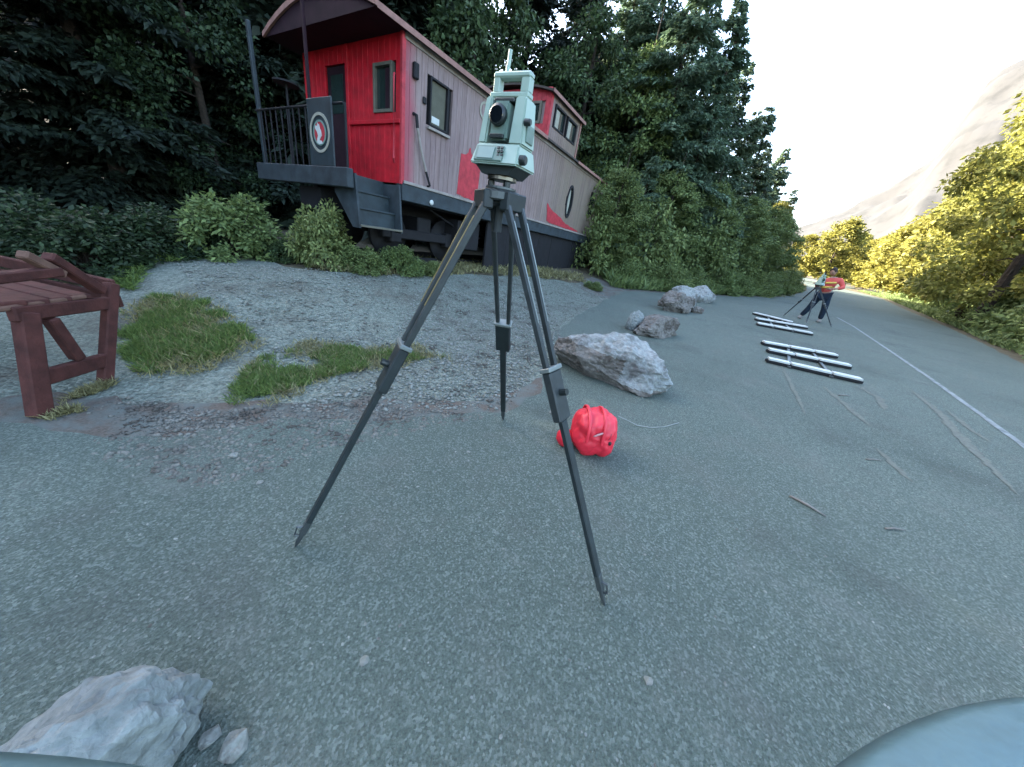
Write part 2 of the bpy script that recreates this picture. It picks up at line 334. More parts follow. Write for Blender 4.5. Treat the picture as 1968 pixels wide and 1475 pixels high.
# ------------------------------------------------------------------ setting: ground
def ground_sheet():
    xs = np.concatenate([np.linspace(-400, -40, 14), np.linspace(-38, 70, 90), np.linspace(75, 600, 16)])
    ys = np.concatenate([np.linspace(-300, -12, 10), np.linspace(-10, 90, 84), np.linspace(95, 900, 18)])
    V = []; 
    for y in ys:
        for x in xs: V.append((x, y, hz(x, y)-0.03))
    nx = len(xs); F = [(j*nx+i, j*nx+i+1, (j+1)*nx+i+1, (j+1)*nx+i) for j in range(len(ys)-1) for i in range(nx-1)]
    tag(link('ground', raw('ground', V, F), M['dirt']), kind='structure')
ground_sheet()
def sheet(name, poly, z, mat, jit=0.0, step=0.35, seed=1, follow=False):
    """flat polygon with a naturally uneven outline"""
    r_ = random.Random(seed); out = []
    n = len(poly)
    for i in range(n):
        a = Vector((*poly[i], 0)); b = Vector((*poly[(i+1) % n], 0)); L = (b-a).length
        k = max(1, min(60, int(L/step)))
        nn = Vector((-(b-a).y, (b-a).x, 0)).normalized()
        for q in range(k):
            p = a.lerp(b, q/k); j = jit*(noise.noise(Vector((p.x*1.7, p.y*1.7, seed)))*1.2 + r_.uniform(-.35, .35)); p = p+nn*j
            out.append((p.x, p.y, z))
    bm = bmesh.new(); f = bm.faces.new([bm.verts.new(p) for p in out])
    if follow:
        for ax in (0, 1):
            lo = min(p[ax] for p in out); hi = max(p[ax] for p in out); c = math.floor(lo/0.4)*0.4+0.4
            while c < hi:
                co = (c, 0, 0) if ax == 0 else (0, c, 0); no = (1, 0, 0) if ax == 0 else (0, 1, 0)
                bmesh.ops.bisect_plane(bm, geom=bm.verts[:]+bm.edges[:]+bm.faces[:], plane_co=co, plane_no=no); c += 0.4
    bmesh.ops.triangulate(bm, faces=bm.faces[:])
    if follow:
        for v in bm.verts: v.co.z += hz(v.co.x, v.co.y)
    me = bpy.data.meshes.new(name); bm.normal_update()
    if sum(q.normal.z for q in bm.faces) < 0: bmesh.ops.reverse_faces(bm, faces=bm.faces)
    bm.to_mesh(me); bm.free()
    return tag(link(name, me, mat), kind='structure')
ROAD_L = [(3.65, 12.66), (6.3, 14.4), (9.7, 16.5), (14.3, 19.8), (19.1, 25.0), (27, 34), (40, 51), (55, 72), (78, 110), (110, 180)]
ROAD_R = [(124, 172), (92, 104), (70, 76), (52.5, 59.4), (41.7, 41.5), (30, 28), (21.2, 17.4), (17, 12.6), (13.65, 9.0), (11.5, 5), (10, 0), (9, -9)]
LOT_E = [(-9, -9), (-9, 1.3), (-4.6, 1.45), (-2.74, 1.5), (-2.1, 1.62), (-1.6, 1.95), (-0.7, 2.25), (-0.05, 2.5), (0.28, 3.0), (0.45, 4.2), (0.6, 5.4), (1.1, 6.9), (1.7, 8.3), (2.7, 10.6)]
LOT_FAR = [tuple(GH(*q)[:2]) for q in [(1150, 548), (1000, 530), (850, 528), (740, 528), (640, 522), (560, 512), (510, 500), (400, 488), (330, 490), (250, 508), (170, 545), (60, 560)]]
sheet('gravel_lot', [(-9, 0.6), (4.5, 0.6), (3.6, 12.8)]+LOT_FAR+[(-9, 3.0)], -0.004, M['gravel'], 0.16, 0.3, 1, True)
sheet('roadside_litter_ground', [(2.7, 10.0), (3.3, 12.3), (6.3, 14.0), (9.7, 16.1), (14.3, 19.4), (18.5, 24), (17.6, 26), (13, 21.5), (8.8, 18), (5.5, 16), (2.4, 13.6), (1.6, 11)], 0.0, M['litter'], 0.25, 0.3, 4, True)
sheet('needle_litter_strip', [(-3.4, 1.35), (-2.2, 1.45), (-1.5, 1.75), (-0.6, 2.05), (0.1, 2.35), (0.35, 3.0), (0.45, 3.6), (0.15, 3.1), (-0.3, 2.65), (-1.0, 2.5), (-1.8, 2.2), (-2.6, 1.95), (-3.3, 1.75)], 0.0, M['litter'], 0.14, 0.12, 3, True)
sheet('asphalt_road', LOT_E + ROAD_L + ROAD_R, 0.004, M['asphalt'], 0.07, 0.16, 2)

def strip(name, pts, wd, z, mat, jit=0.0, step=0.25, seed=0):
    """ribbon along pts with uneven edges"""
    r_ = random.Random(seed); P = []
    for i in range(len(pts)-1):
        a = Vector((*pts[i][:2], 0)); b = Vector((*pts[i+1][:2], 0)); k = max(1, int((b-a).length/step))
        P += [a.lerp(b, q/k) for q in range(k)]
    P.append(Vector((*pts[-1][:2], 0))); V = []; n = len(P)
    for i, p in enumerate(P):
        t = (P[min(i+1, n-1)]-P[max(0, i-1)]).normalized(); nn = Vector((-t.y, t.x, 0))
        wd_i = wd if not callable(wd) else wd(i/(n-1))
        for s in (-1, 1): V.append(tuple(p+nn*s*(wd_i/2+r_.uniform(-1, 1)*min(jit, wd_i*.3))+Vector((0, 0, z))))
    F = [(2*i, 2*i+2, 2*i+3, 2*i+1) for i in range(n-1)]
    me = raw(name, V, F); 
    if me.polygons[0].normal.z < 0: me.flip_normals()
    return tag(link(name, me, mat), kind='structure')
LN = [G(*q) for q in [(2100, 975), (1968, 859), (1879, 794), (1786, 727), (1692, 663), (1640, 628), (1609, 611)]]
strip('road_edge_line', LN, 0.075, 0.008, M['line'], 0.007, 0.12, 3)
taper = lambda w_: (lambda t: max(0.004, w_*math.sin(math.pi*min(1, max(0, t)))**0.6))
for k, (pts, w_) in enumerate([
    ([(1750, 750), (1800, 790), (1850, 845), (1900, 895), (1958, 955)], 0.055),
    ([(1683, 862), (1708, 885), (1730, 908), (1755, 930)], 0.035),
    ([(1580, 742), (1620, 775), (1648, 800), (1675, 822)], 0.045),
    ([(1640, 742), (1690, 765), (1700, 790)], 0.05),
    ([(1820, 790), (1870, 830), (1905, 852)], 0.04),
    ([(1500, 700), (1530, 760), (1548, 800)], 0.03)]):
    strip('scuff_mark', [G(*q) for q in pts], taper(w_*1.7), 0.008, M['scuff'], w_*0.55, 0.05, k)

# added hillside behind the left wood blocks sun, pale mountain beyond the road
def hill(name, fn, x0, x1, y0, y1, nx, ny, mat):
    V = []; 
    for j in range(ny):
        for i in range(nx):
            x = x0+(x1-x0)*i/(nx-1); y = y0+(y1-y0)*j/(ny-1); V.append((x, y, fn(x, y)))
    F = [(j*nx+i, j*nx+i+1, (j+1)*nx+i+1, (j+1)*nx+i) for j in range(ny-1) for i in range(nx-1)]
    return tag(link(name, raw(name, V, F), mat, smooth=False), kind='structure')
def mountain():
    AZ = [8, 30, 40, 46.2, 47, 49.5, 52.7, 56, 60, 70]; EL = [17, 22, 21, 18.5, 12.5, 9.6, 6.8, 4.6, 3.5, 2]
    V = []; na, nr = 150, 40
    for j in range(nr):
        for i in range(na):
            az = 8+62*i/(na-1); q = j/(nr-1); rr = 600+1300*q
            el = float(np.interp(az, AZ, EL)); hq = 1500*math.tan(R(el))*(min(1, q/0.7)**1.2)
            x, y = rr*math.cos(R(az)), rr*math.sin(R(az))
            hq += (55*noise.fractal(Vector((x*.006, y*.006, 2)), 0.9, 2.1, 6)-10)*min(1, q*3)*(0.25+el/20)
            V.append((x, y, -3+hq))
    F = [(j*na+i, j*na+i+1, (j+1)*na+i+1, (j+1)*na+i) for j in range(nr-1) for i in range(na-1)]
    me = raw('mountain', V, F); me.flip_normals() if me.polygons[0].normal.z < 0 else None
    tag(link('mountain', me, M['mountain']), kind='structure')
mountain()
def fh(x, y):
    # signed distance to the left of the line that runs with the road behind the caboose
    s = (x+16)*(-0.82)+(y-22)*0.57
    hgt = max(0, min(1, s/26))
    return -1.0 + 15*hgt*hgt*(3-2*hgt)*(1.0 if y < 40 else max(0, 1-(y-40)/50)) + 1.2*noise.noise(Vector((x*.12, y*.12, 5)))*hgt
hill('wooded_hillside', fh, -110, 20, -70, 130, 66, 90, M['dirt'])

# ------------------------------------------------------------------ vegetation
def cards(P, D, N, L, W, bend=0.0, seed=0):
    """leaf cards: centre-base P, direction D, normal N, length L, width W -> verts, quads"""
    S = np.cross(D, N); S /= (np.linalg.norm(S, axis=1, keepdims=True)+1e-9)
    L = L[:, None]; W = W[:, None]
    v0 = P; v1 = P + D*L*0.45 + S*W*0.5; v2 = P + D*L - N*L*bend; v3 = P + D*L*0.45 - S*W*0.5
    V = np.stack([v0, v1, v2, v3], 1).reshape(-1, 3); k = len(P)
    return V, np.arange(k*4).reshape(k, 4)
def unit(a): return a/(np.linalg.norm(a, axis=-1, keepdims=True)+1e-9)
def join(parts):
    Vs, Fs, o = [], [], 0
    for V, F in parts: Vs.append(V); Fs.append(F+o); o += len(V)
    return np.concatenate(Vs), np.concatenate(Fs)
def conifer_mesh(seed, H=15.0, Rm=3.0, n=26000, start=0.06, cl=0.22, cw=0.075):
    g = np.random.default_rng(seed)
    nb = int(H*15)
    u = start+(1-start)*np.sort(g.random(nb))**0.92; az = g.random(nb)*2*np.pi
    prof = Rm*np.clip((1-u), 0.02, 1)**0.75*(0.55+0.55*g.random(nb))
    prof *= 1+0.25*np.sin(u*23+seed)
    bi = g.choice(nb, n, p=(prof+0.1)/(prof+0.1).sum())
    t = g.random(n)**0.65
    az_i = az[bi]; Lr = prof[bi]
    sp_ = (g.random(n)-0.5)*2*(0.30+0.10*Lr)*(1-t*0.55)           # lateral spray
    rise = 0.12*g.standard_normal(nb)+0.10
    x = np.cos(az_i)*t*Lr - np.sin(az_i)*sp_; y = np.sin(az_i)*t*Lr + np.cos(az_i)*sp_
    z = u[bi]*H + t*Lr*rise[bi] - 0.16*(t*Lr)**1.55 - np.abs(sp_)*0.25 + 0.05*g.standard_normal(n)
    P = np.stack([x, y, z], 1)
    side = np.sign(sp_)
    D = np.stack([np.cos(az_i+side*0.7), np.sin(az_i+side*0.7), -0.28+0.25*g.standard_normal(n)], 1)+0.22*g.standard_normal((n, 3)); D = unit(D)
    N = unit(np.array([0, 0, 1.0])+0.45*g.standard_normal((n, 3)))
    V, F = cards(P, D, N, cl*(0.6+0.8*g.random(n)), cw*(0.7+0.7*g.random(n)), 0.15)
    return raw('crown', V, F)
def trunk_mesh(seed, H, r0, limbs=14, lean=0.15, reach=1.2):
    r_ = random.Random(seed); bm = bmesh.new()
    pts = []; 
    for i in range(8): t = i/7; pts.append((lean*math.sin(t*2+seed), lean*math.cos(t*1.7+seed)-lean, H*t-0.1))
    tube(bm, pts, [max(0.015, r0*(1-i/7.4)) for i in range(8)], 9)
    for k in range(limbs):
        h = H*(0.1+0.8*k/limbs); a = r_.uniform(0, 6.28); L = reach*(1-h/H*0.8)*r_.uniform(0.6, 1.1)
        tube(bm, [(0, 0, h), (math.cos(a)*L*.5, math.sin(a)*L*.5, h+0.1*L), (math.cos(a)*L, math.sin(a)*L, h-0.05*L)], [r0*.22, r0*.14, 0.008], 5)
    return meshbm('trunk', bm)
def bush_mesh(seed, H=1.6, Rm=1.0, n=6000, cl=0.075, cw=0.045, clumps=70, flat=0.8, up=0.0):
    g = np.random.default_rng(seed)
    d = unit(g.standard_normal((clumps, 3))); d[:, 2] = np.abs(d[:, 2])*flat
    rr = 0.45+0.5*g.random(clumps)**0.6
    C = d*rr[:, None]*np.array([Rm, Rm, H]); C[:, 2] = np.maximum(C[:, 2], 0.06*H)
    C *= (1+0.18*np.sin(np.arctan2(C[:, 1], C[:, 0])*3+seed))[:, None]
    ci = g.integers(0, clumps, n); cr = (0.16+0.16*g.random(clumps))*min(Rm, H)
    off = unit(g.standard_normal((n, 3)))*(g.random(n)**0.5*cr[ci])[:, None]
    P = C[ci]+off; P[:, 2] = np.maximum(P[:, 2], 0.02)
    D = unit(off*2/cr[ci][:, None]+np.array([0, 0, -0.3+up])+0.7*g.standard_normal((n, 3)))
    N = unit(np.array([0, 0, 1.0])+0.7*g.standard_normal((n, 3)))
    V, F = cards(P, D, N, cl*(0.6+0.9*g.random(n)), cw*(0.7+0.6*g.random(n)), 0.2)
    return raw('foliage', V, F)
def stems_mesh(seed, H, Rm, k=14):
    r_ = random.Random(seed); bm = bmesh.new()
    for i in range(k):
        a = r_.uniform(0, 6.28); q = r_.uniform(0.3, 0.85)*Rm; h = H*r_.uniform(0.5, 0.85)
        tube(bm, [(0.05*math.cos(a), 0.05*math.sin(a), -0.05), (math.cos(a)*q*.4, math.sin(a)*q*.4, h*.55), (math.cos(a)*q, math.sin(a)*q, h)], [0.02, 0.013, 0.004], 5)
    return meshbm('stem', bm)

con_me = [conifer_mesh(11+i, 15, 3.7+0.3*i, 46000, 0.03, 0.25, 0.10) for i in range(3)]
con_fat = conifer_mesh(31, 10, 3.4, 36000, 0.02, 0.18, 0.075)
tr_me = [trunk_mesh(5+i, 14.6, 0.22+0.04*i, 30, 0.2, 1.6) for i in range(3)]
tr_fat = trunk_mesh(50, 9.6, 0.16, 20, 0.1, 1.2)
def tree_crown_mesh(seed, H, Rm, n, cl=0.13, cw=0.09):
    g = np.random.default_rng(seed); cl_n = 120
    d = unit(g.standard_normal((cl_n, 3))); u = 0.12+0.88*g.random(cl_n)
    prof = np.sin(np.pi*np.clip(u*0.92+0.06, 0, 1))**0.7
    rr = Rm*prof*(0.35+0.65*g.random(cl_n)**0.5); a = g.random(cl_n)*6.283
    C = np.stack([np.cos(a)*rr, np.sin(a)*rr, u*H], 1)
    ci = g.integers(0, cl_n, n); cr = (0.35+0.45*g.random(cl_n))*Rm*0.36
    off = unit(g.standard_normal((n, 3)))*(g.random(n)**0.45*cr[ci])[:, None]*np.array([1, 1, 0.75])
    P = C[ci]+off; D = unit(off+0.25*g.standard_normal((n, 3))+np.array([0, 0, -.15])); N = unit(np.array([0, 0, 1.0])+0.6*g.standard_normal((n, 3)))
    V, F = cards(P, D, N, cl*(0.6+0.8*g.random(n)), cw*(0.7+0.6*g.random(n)), 0.15)
    return raw('crown', V, F)
dec_me = [tree_crown_mesh(61+i, 8, 2.2, 22000) for i in range(3)]
dec_far = [tree_crown_mesh(71+i, 9, 2.6, 9000, 0.30, 0.20) for i in range(2)]
bush_me = [bush_mesh(81+i, 1.5, 1.0, 9000) for i in range(3)]
bush_near = [bush_mesh(91+i, 1.2, 0.8, 8000, 0.085, 0.05, 60, 0.9, 0.2) for i in range(2)]
st_me = [stems_mesh(5, 1.4, 0.95), stems_mesh(6, 1.1, 0.75)]

def with_mat(me, mat):
    m2 = me.copy(); m2.materials.clear(); m2.materials.append(mat); return m2
_cache = {}
def plant(name, cat, label, crown, mat, stem, loc, sc=1.0, rz=None, group=None, parts=('trunk', 'crown'), stem_mat='bark', tilt=(0, 0)):
    key = (crown.name, mat)
    if key not in _cache: _cache[key] = with_mat(crown, M[mat])
    if stem.name not in _cache: _cache[stem.name] = with_mat(stem, M[stem_mat])
    loc = (loc[0], loc[1], loc[2]+hz(loc[0], loc[1]))
    t = thing(name, label, cat, loc, (tilt[0], tilt[1], rnd.uniform(0, 6.28) if rz is None else rz), group)
    t.scale = sc if isinstance(sc, tuple) else (sc, sc, sc)
    a = link(parts[0], _cache[stem.name], None, t); b = link(parts[1], _cache[key], None, t)
    return t

# --- wood behind the picnic bench and caboose (dark, left)
LEFT = [
 (-13.5, 11.5, 1.0, 'tall dark conifer with a bare trunk behind the leafy undergrowth, left of the caboose'),
 (-10.6, 16.0, 1.05, 'dark conifer whose boughs hang just left of the caboose platform'),
 (-17.0, 9.0, 1.0, 'dark conifer beyond the red timber bench, at the edge of the wood'),
 (-15.5, 5.0, 0.95, 'dark conifer standing farthest left, behind the red timber bench'),
 (-15.0, 16.5, 1.2, 'tall dark conifer in the second row, between bench and caboose'),
 (-9.0, 21.0, 1.1, 'conifer right behind the caboose platform roof'),
 (-5.0, 20.0, 1.0, 'tall conifer behind the near half of the caboose roof'),
 (-1.5, 22.0, 1.05, 'conifer rising behind the caboose roof beside the instrument handle'),
 (1.0, 25.0, 1.1, 'tall conifer behind the caboose cupola'),
]
for i, (x, y, s, lb) in enumerate(LEFT):
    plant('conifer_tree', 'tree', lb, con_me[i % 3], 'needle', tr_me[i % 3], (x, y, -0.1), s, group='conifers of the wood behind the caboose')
# --- bank beyond the boulders (middle)
MID = [
 (5.6, 19.5, 0.95, 1, 'tall dark conifer just right of the caboose end'),
 (7.6, 20.5, 0.80, 2, 'conifer with ragged boughs reaching up into the white sky'),
 (9.2, 23.5, 0.78, 0, 'dense conifer at the middle of the roadside bank'),
 (12.2, 25.2, 0.66, 1, 'medium conifer stepping down along the road bank'),
 (15.2, 28.0, 0.60, 2, 'conifer on the bank with its right side against the sky'),
 (18.2, 32.0, 0.60, 0, 'slim conifer at the far right end of the roadside bank'),
 (23.0, 38.5, 0.60, 1, 'small distant conifer above the surveyor on the left verge'),
 (4.0, 27.0, 1.1, 0, 'very tall conifer in the second row behind the caboose end'),
 (9.5, 32.0, 0.95, 1, 'tall conifer in the second row behind the road bank'),
]
for i, (x, y, s, k, lb) in enumerate(MID):
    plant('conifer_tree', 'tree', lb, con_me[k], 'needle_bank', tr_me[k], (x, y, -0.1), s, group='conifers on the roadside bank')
for i, (x, y, s, lb) in enumerate([(4.6, 16.6, 0.50, 'low bushy young conifer beside the far end of the caboose'), (7.8, 18.6, 0.52, 'broad young conifer on the bank behind the far boulders'),
        (11.2, 21.0, 0.48, 'young conifer on the bank left of the surveyor'), (15.0, 24.5, 0.46, 'young conifer nearest behind the surveyor')]):
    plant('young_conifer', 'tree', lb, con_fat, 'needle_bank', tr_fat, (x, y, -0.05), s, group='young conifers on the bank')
for i, (x, y, s, mt, lb) in enumerate([(-3.5, 17.5, 1.35, 'leaf_dark', 'green broadleaf tree showing above the middle of the caboose roof'), (1.6, 20.5, 1.3, 'leaf_dark', 'green broadleaf tree right behind the cupola'),
        (4.2, 20.5, 1.15, 'leaf', 'leafy tree between the caboose end and the ragged conifer'), (7.0, 24.0, 1.25, 'leaf_dark', 'leafy tree showing between the bank conifers'), (13.5, 23.6, 0.62, 'leaf', 'small leafy tree low on the bank left of the road'), (20.5, 32.5, 0.8, 'leaf_sun', 'sunlit yellowish tree at the end of the left bank')]):
    plant('broadleaf_tree', 'tree', lb, dec_me[i % 3], mt, tr_fat, (x, y, 0), s)
for px, py, D, k, lb in [(1478, 120, 27, 0, 'tall conifer at the skyline edge with boughs jutting over the road'), (1512, 205, 33, 1, 'skyline conifer just right of the ragged one'), (1538, 285, 41, 2, 'narrow conifer forming the right edge of the left bank'), (1547, 365, 52, 0, 'distant conifer at the right end of the left bank'), (1330, -60, 24, 2, 'tall conifer behind the bank bushes under the blue-tinted boughs')]:
    P = atdist(px, py, D); w_ = P.z/15; side = Vector((-P.y, P.x, 0)).normalized()*w_*1.2
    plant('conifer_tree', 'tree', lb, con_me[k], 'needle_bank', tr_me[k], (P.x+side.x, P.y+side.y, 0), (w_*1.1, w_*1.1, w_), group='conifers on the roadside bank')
for i, (x, y, s, lb) in enumerate([(3.6, 15.4, 0.50, 'bright green leafy sapling crowding the far end of the caboose'), (6.3, 17.0, 0.58, 'light green leafy tree in front of the dark bank conifers'), (9.0, 18.9, 0.60, 'spreading light green tree at the middle of the bank'),
        (11.9, 20.9, 0.60, 'light green tree left of the skyline conifers'), (15.0, 23.2, 0.60, 'light green tree nearest behind the surveyor'), (18.6, 27.6, 0.62, 'last light green tree before the bank recedes')]):
    plant('leafy_tree', 'tree', lb, dec_me[i % 3], 'leaf', tr_fat, (x-.3, y+.5, 0), (s*1.35, s*1.35, s), group='light green trees on the bank')
# --- bushes on the bank
BANK = [(4.2, 14.6, 1.0), (5.9, 15.3, 1.15), (7.6, 16.4, 1.1), (9.3, 17.7, 1.2), (11.0, 18.8, 1.1), (12.8, 20.0, 1.2), (14.6, 21.6, 1.15), (16.4, 23.8, 1.25), (18.6, 26.6, 1.4), (21.5, 30.2, 1.6), (25.0, 34.8, 1.8)]
BL = ['leafy shrub against the far end of the caboose', 'second shrub from the caboose end on the verge', 'green shrub behind the farthest boulder', 'rounded shrub right of the farthest boulder on the verge',
      'shrub at the middle of the grassy bank', 'shrub just right of the middle of the grassy bank', 'shrub left of the white barricade rails on the verge', 'shrub directly behind the surveyor legs',
      'shrub behind the surveyor beside the road', 'shrub beyond the surveyor on the left verge', 'farthest shrub on the left verge before the road bends']
for i, ((x, y, s), lb) in enumerate(zip(BANK, BL)):
    plant('verge_shrub', 'shrub', lb, bush_me[i % 3], 'leaf', st_me[0], (x, y, 0), (s, s, s*0.75), group='shrubs along the left verge', parts=('stem', 'foliage'))
for i, (x, y, s, lb) in enumerate([(2.9, 16.4, 2.0, 'tall leafy bush with yellowish tips right beside the caboose end'), (5.0, 16.6, 2.1, 'big broadleaf bush in front of the dark conifers'), (8.0, 18.6, 2.1, 'wide leafy bush halfway along the bank'), (11.4, 21.4, 2.0, 'bushy sapling on the bank behind the low shrubs')]):
    plant('leafy_bush', 'bush', lb, bush_me[(i+1) % 3], 'leaf', st_me[0], (x, y, 0), (s, s, s*1.25), group='large bushes on the bank', parts=('stem', 'foliage'))
# --- around the caboose and left
for px, py, s, sz, mt, lb in [
    (628, 512, 0.68, 1.35, 'leaf_pale', 'leafy yellow-green bush growing in front of the caboose steps'),
    (700, 522, 0.50, 0.7, 'leaf_pale', 'small light bush just right of the caboose steps'),
    (765, 524, 0.55, 0.8, 'leaf', 'low bush under the caboose side sill'),
    (825, 526, 0.45, 0.5, 'leaf_pale', 'lowest bush under the caboose side, beside the left tripod leg'),
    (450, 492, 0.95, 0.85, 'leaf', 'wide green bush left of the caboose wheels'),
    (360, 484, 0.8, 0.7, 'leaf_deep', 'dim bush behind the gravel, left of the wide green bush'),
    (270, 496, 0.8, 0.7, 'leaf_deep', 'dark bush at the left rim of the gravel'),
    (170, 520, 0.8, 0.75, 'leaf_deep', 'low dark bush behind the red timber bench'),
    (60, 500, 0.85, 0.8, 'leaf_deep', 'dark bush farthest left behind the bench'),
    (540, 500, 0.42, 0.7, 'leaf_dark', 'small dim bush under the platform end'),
    (1140, 556, 0.42, 0.5, 'leaf_pale', 'small pale weed tuft at the end of the gravel before the caboose end')]:
    x, y = GH(px, py)[:2]
    plant('bush', 'bush', lb, bush_near[rnd.randrange(2)], mt, st_me[1], (x, y, 0), (s, s, s*sz), parts=('stem', 'foliage'))
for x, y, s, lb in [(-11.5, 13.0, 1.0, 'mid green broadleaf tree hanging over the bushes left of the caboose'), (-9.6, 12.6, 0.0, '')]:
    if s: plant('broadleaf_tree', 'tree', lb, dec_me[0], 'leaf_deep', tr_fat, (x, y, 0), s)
# --- right verge
RIGHT = [(1962, 110, 24), (1925, 205, 29), (1890, 280, 34), (1845, 350, 41), (1790, 402, 50), (1730, 436, 62), (1670, 456, 80), (2010, 60, 20), (1622, 452, 95), (1588, 425, 70)]
RLB = ['sunlit yellow-green tree rising at the right edge of the picture', 'sunlit tree second from the right edge', 'golden tree third from the right edge', 'golden tree in the middle of the right tree row', 'sunlit tree where the right row starts to drop',
       'lower golden tree on the right of the road', 'low golden tree near the end of the road', 'tall tree cut by the right picture edge', 'golden tree closing the end of the road', 'golden tree behind the surveyor head at the road end']
for i, ((px, py, D), lb) in enumerate(zip(RIGHT, RLB)):
    me = dec_me[i % 3] if D < 45 else dec_far[i % 2]
    D *= 1.4
    P = atdist(px, py, D); H = P.z; s = H/(8.0 if D < 45 else 9.0); w_ = s*(1.0 if D < 45 else 1.3)
    side = Vector((P.y, -P.x, 0)).normalized()*w_*2.3
    plant('sunlit_tree', 'tree', lb, me, 'leaf_sun', tr_fat, (P.x+side.x, P.y+side.y, 0), (w_, w_, s*1.04), group='sunlit trees right of the road')
RB = [(14.8, 7.6, 1.6), (16.2, 10.2, 1.7), (18.2, 12.6, 1.7), (20.6, 15.2, 1.7), (23.4, 18.2, 1.8), (26.8, 21.4, 1.9), (30.6, 25.2, 2.0), (36, 31, 2.2), (43, 39, 2.4), (51, 48, 2.7), (61, 60, 3.0)]
RBL = ['dark green bush at the right picture edge beside the road', 'second dark green bush from the right edge', 'third dark green bush along the right verge', 'fourth bush along the right verge', 'middle bush of the right verge',
       'bush right of the road under the golden trees', 'smaller bush farther down the right verge', 'distant bush on the right verge', 'more distant bush on the right verge', 'second farthest bush on the right verge', 'farthest bush on the right verge at the road end']
for i, ((x, y, s), lb) in enumerate(zip(RB, RBL)):
    plant('verge_bush', 'bush', lb, bush_me[i % 3], 'leaf', st_me[0], (x+s*0.9, y-s*0.6, 0), (s*1.35, s*1.35, s*1.6), group='bushes along the right verge', parts=('stem', 'foliage'))
for i, (x, y, s, lb) in enumerate([(18.5, 8.0, 0.60, 'green shaded tree at the right edge above the dark bushes'), (21.5, 12.5, 0.62, 'green shaded tree behind the right verge bushes'), (26.0, 17.0, 0.60, 'third shaded tree behind the right verge'), (30.5, 22.0, 0.58, 'fourth shaded tree behind the right verge')]):
    plant('shaded_tree', 'tree', lb, dec_me[i % 3], 'leaf', tr_fat, (x, y, 0), (s*1.4, s*1.4, s), group='shaded trees behind the right verge')

# --- woods that read as one mass
def mass(name, label, me, mat, spots, seed):
    g = np.random.default_rng(seed)
    n = len(me.vertices); V = np.empty(n*3, dtype=np.float32); me.vertices.foreach_get('co', V); V = V.reshape(-1, 3)
    k = len(me.polygons); F = np.arange(k*4).reshape(k, 4)
    parts = []
    for x, y, z, s, sz in spots:
        a = g.random()*6.28; c, s_ = math.cos(a), math.sin(a)
        Rm_ = np.array([[c, -s_, 0], [s_, c, 0], [0, 0, 1]])
        parts.append(((V@Rm_.T)*np.array([s, s, sz])+np.array([x, y, z]), F))
    Vv, Ff = join(parts)
    return tag(link(name, raw(name, Vv, Ff), M[mat]), label, kind='stuff')
lowcon = conifer_mesh(99, 15, 3.4, 7000, 0.04, 0.50, 0.17)
g0 = random.Random(3); sp1 = []
for k in range(64):
    s = g0.uniform(0, 1); t = g0.uniform(-42, 46); off = g0.uniform(5, 26)
    x = -9 + 0.66*t - 0.75*off; y = 22 + 0.75*t + 0.66*off
    z = max(-0.3, fh(x, y)) if True else 0
    sp1.append((x, y, z-0.3, g0.uniform(0.95, 1.35), g0.uniform(0.95, 1.3)))
for k in range(60):  # mostly out-of-view trees, added to keep the sun off the foreground
    sp1.append((g0.uniform(-40, -18), g0.uniform(-26, 14), -0.3, g0.uniform(1, 1.4), g0.uniform(1, 1.35)))
for k in range(34):
    t = g0.uniform(0, 1); o_ = g0.uniform(0, 9); sp1.append((3+17*t-o_*.75, 26+22*t+o_*.66, -0.3, g0.uniform(1.0, 1.3), g0.uniform(0.8, 1.05)))
for k in range(40):
    sp1.append((g0.uniform(-22, -6), g0.uniform(16, 34), -0.3, g0.uniform(1.1, 1.4), g0.uniform(1.0, 1.3)))
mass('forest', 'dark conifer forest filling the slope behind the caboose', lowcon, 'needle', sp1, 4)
sp2 = []
for k in range(26):
    t = g0.uniform(0, 1); x = 30+80*t; y = 45+105*t; sp2.append((x-9-g0.uniform(0, 10), y+8, -0.2, g0.uniform(0.7, .95), g0.uniform(0.5, 0.75)))
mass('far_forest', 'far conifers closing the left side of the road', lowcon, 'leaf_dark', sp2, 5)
sp3 = []
for k in range(46):
    t = g0.uniform(0, 1); x = 26+100*t; y = 12+100*t; o_ = g0.uniform(3, 16); sp3.append((x+o_, y-o_*0.6, -0.2, g0.uniform(1.0, 1.4), g0.uniform(0.62, 0.85)))
for k in range(16):
    sp3.append((g0.uniform(100, 135), g0.uniform(120, 190), -0.2, g0.uniform(1.2, 1.7), g0.uniform(0.7, 0.95)))
for (px, py, D) in [(1560, 452, 100), (1610, 462, 120), (1650, 468, 120), (1690, 462, 110), (1725, 452, 95), (1760, 436, 90), (1805, 412, 80), (1870, 400, 70), (1925, 372, 62), (1975, 330, 55), (2030, 280, 50)]:
    P = atdist(px, py, D); sp3.append((P.x, P.y, -0.2, max(1.2, P.z/8), P.z/9))
mass('far_thicket', 'golden thicket of sunlit trees massed right of the road', dec_far[0], 'leaf_sun', sp3, 6)

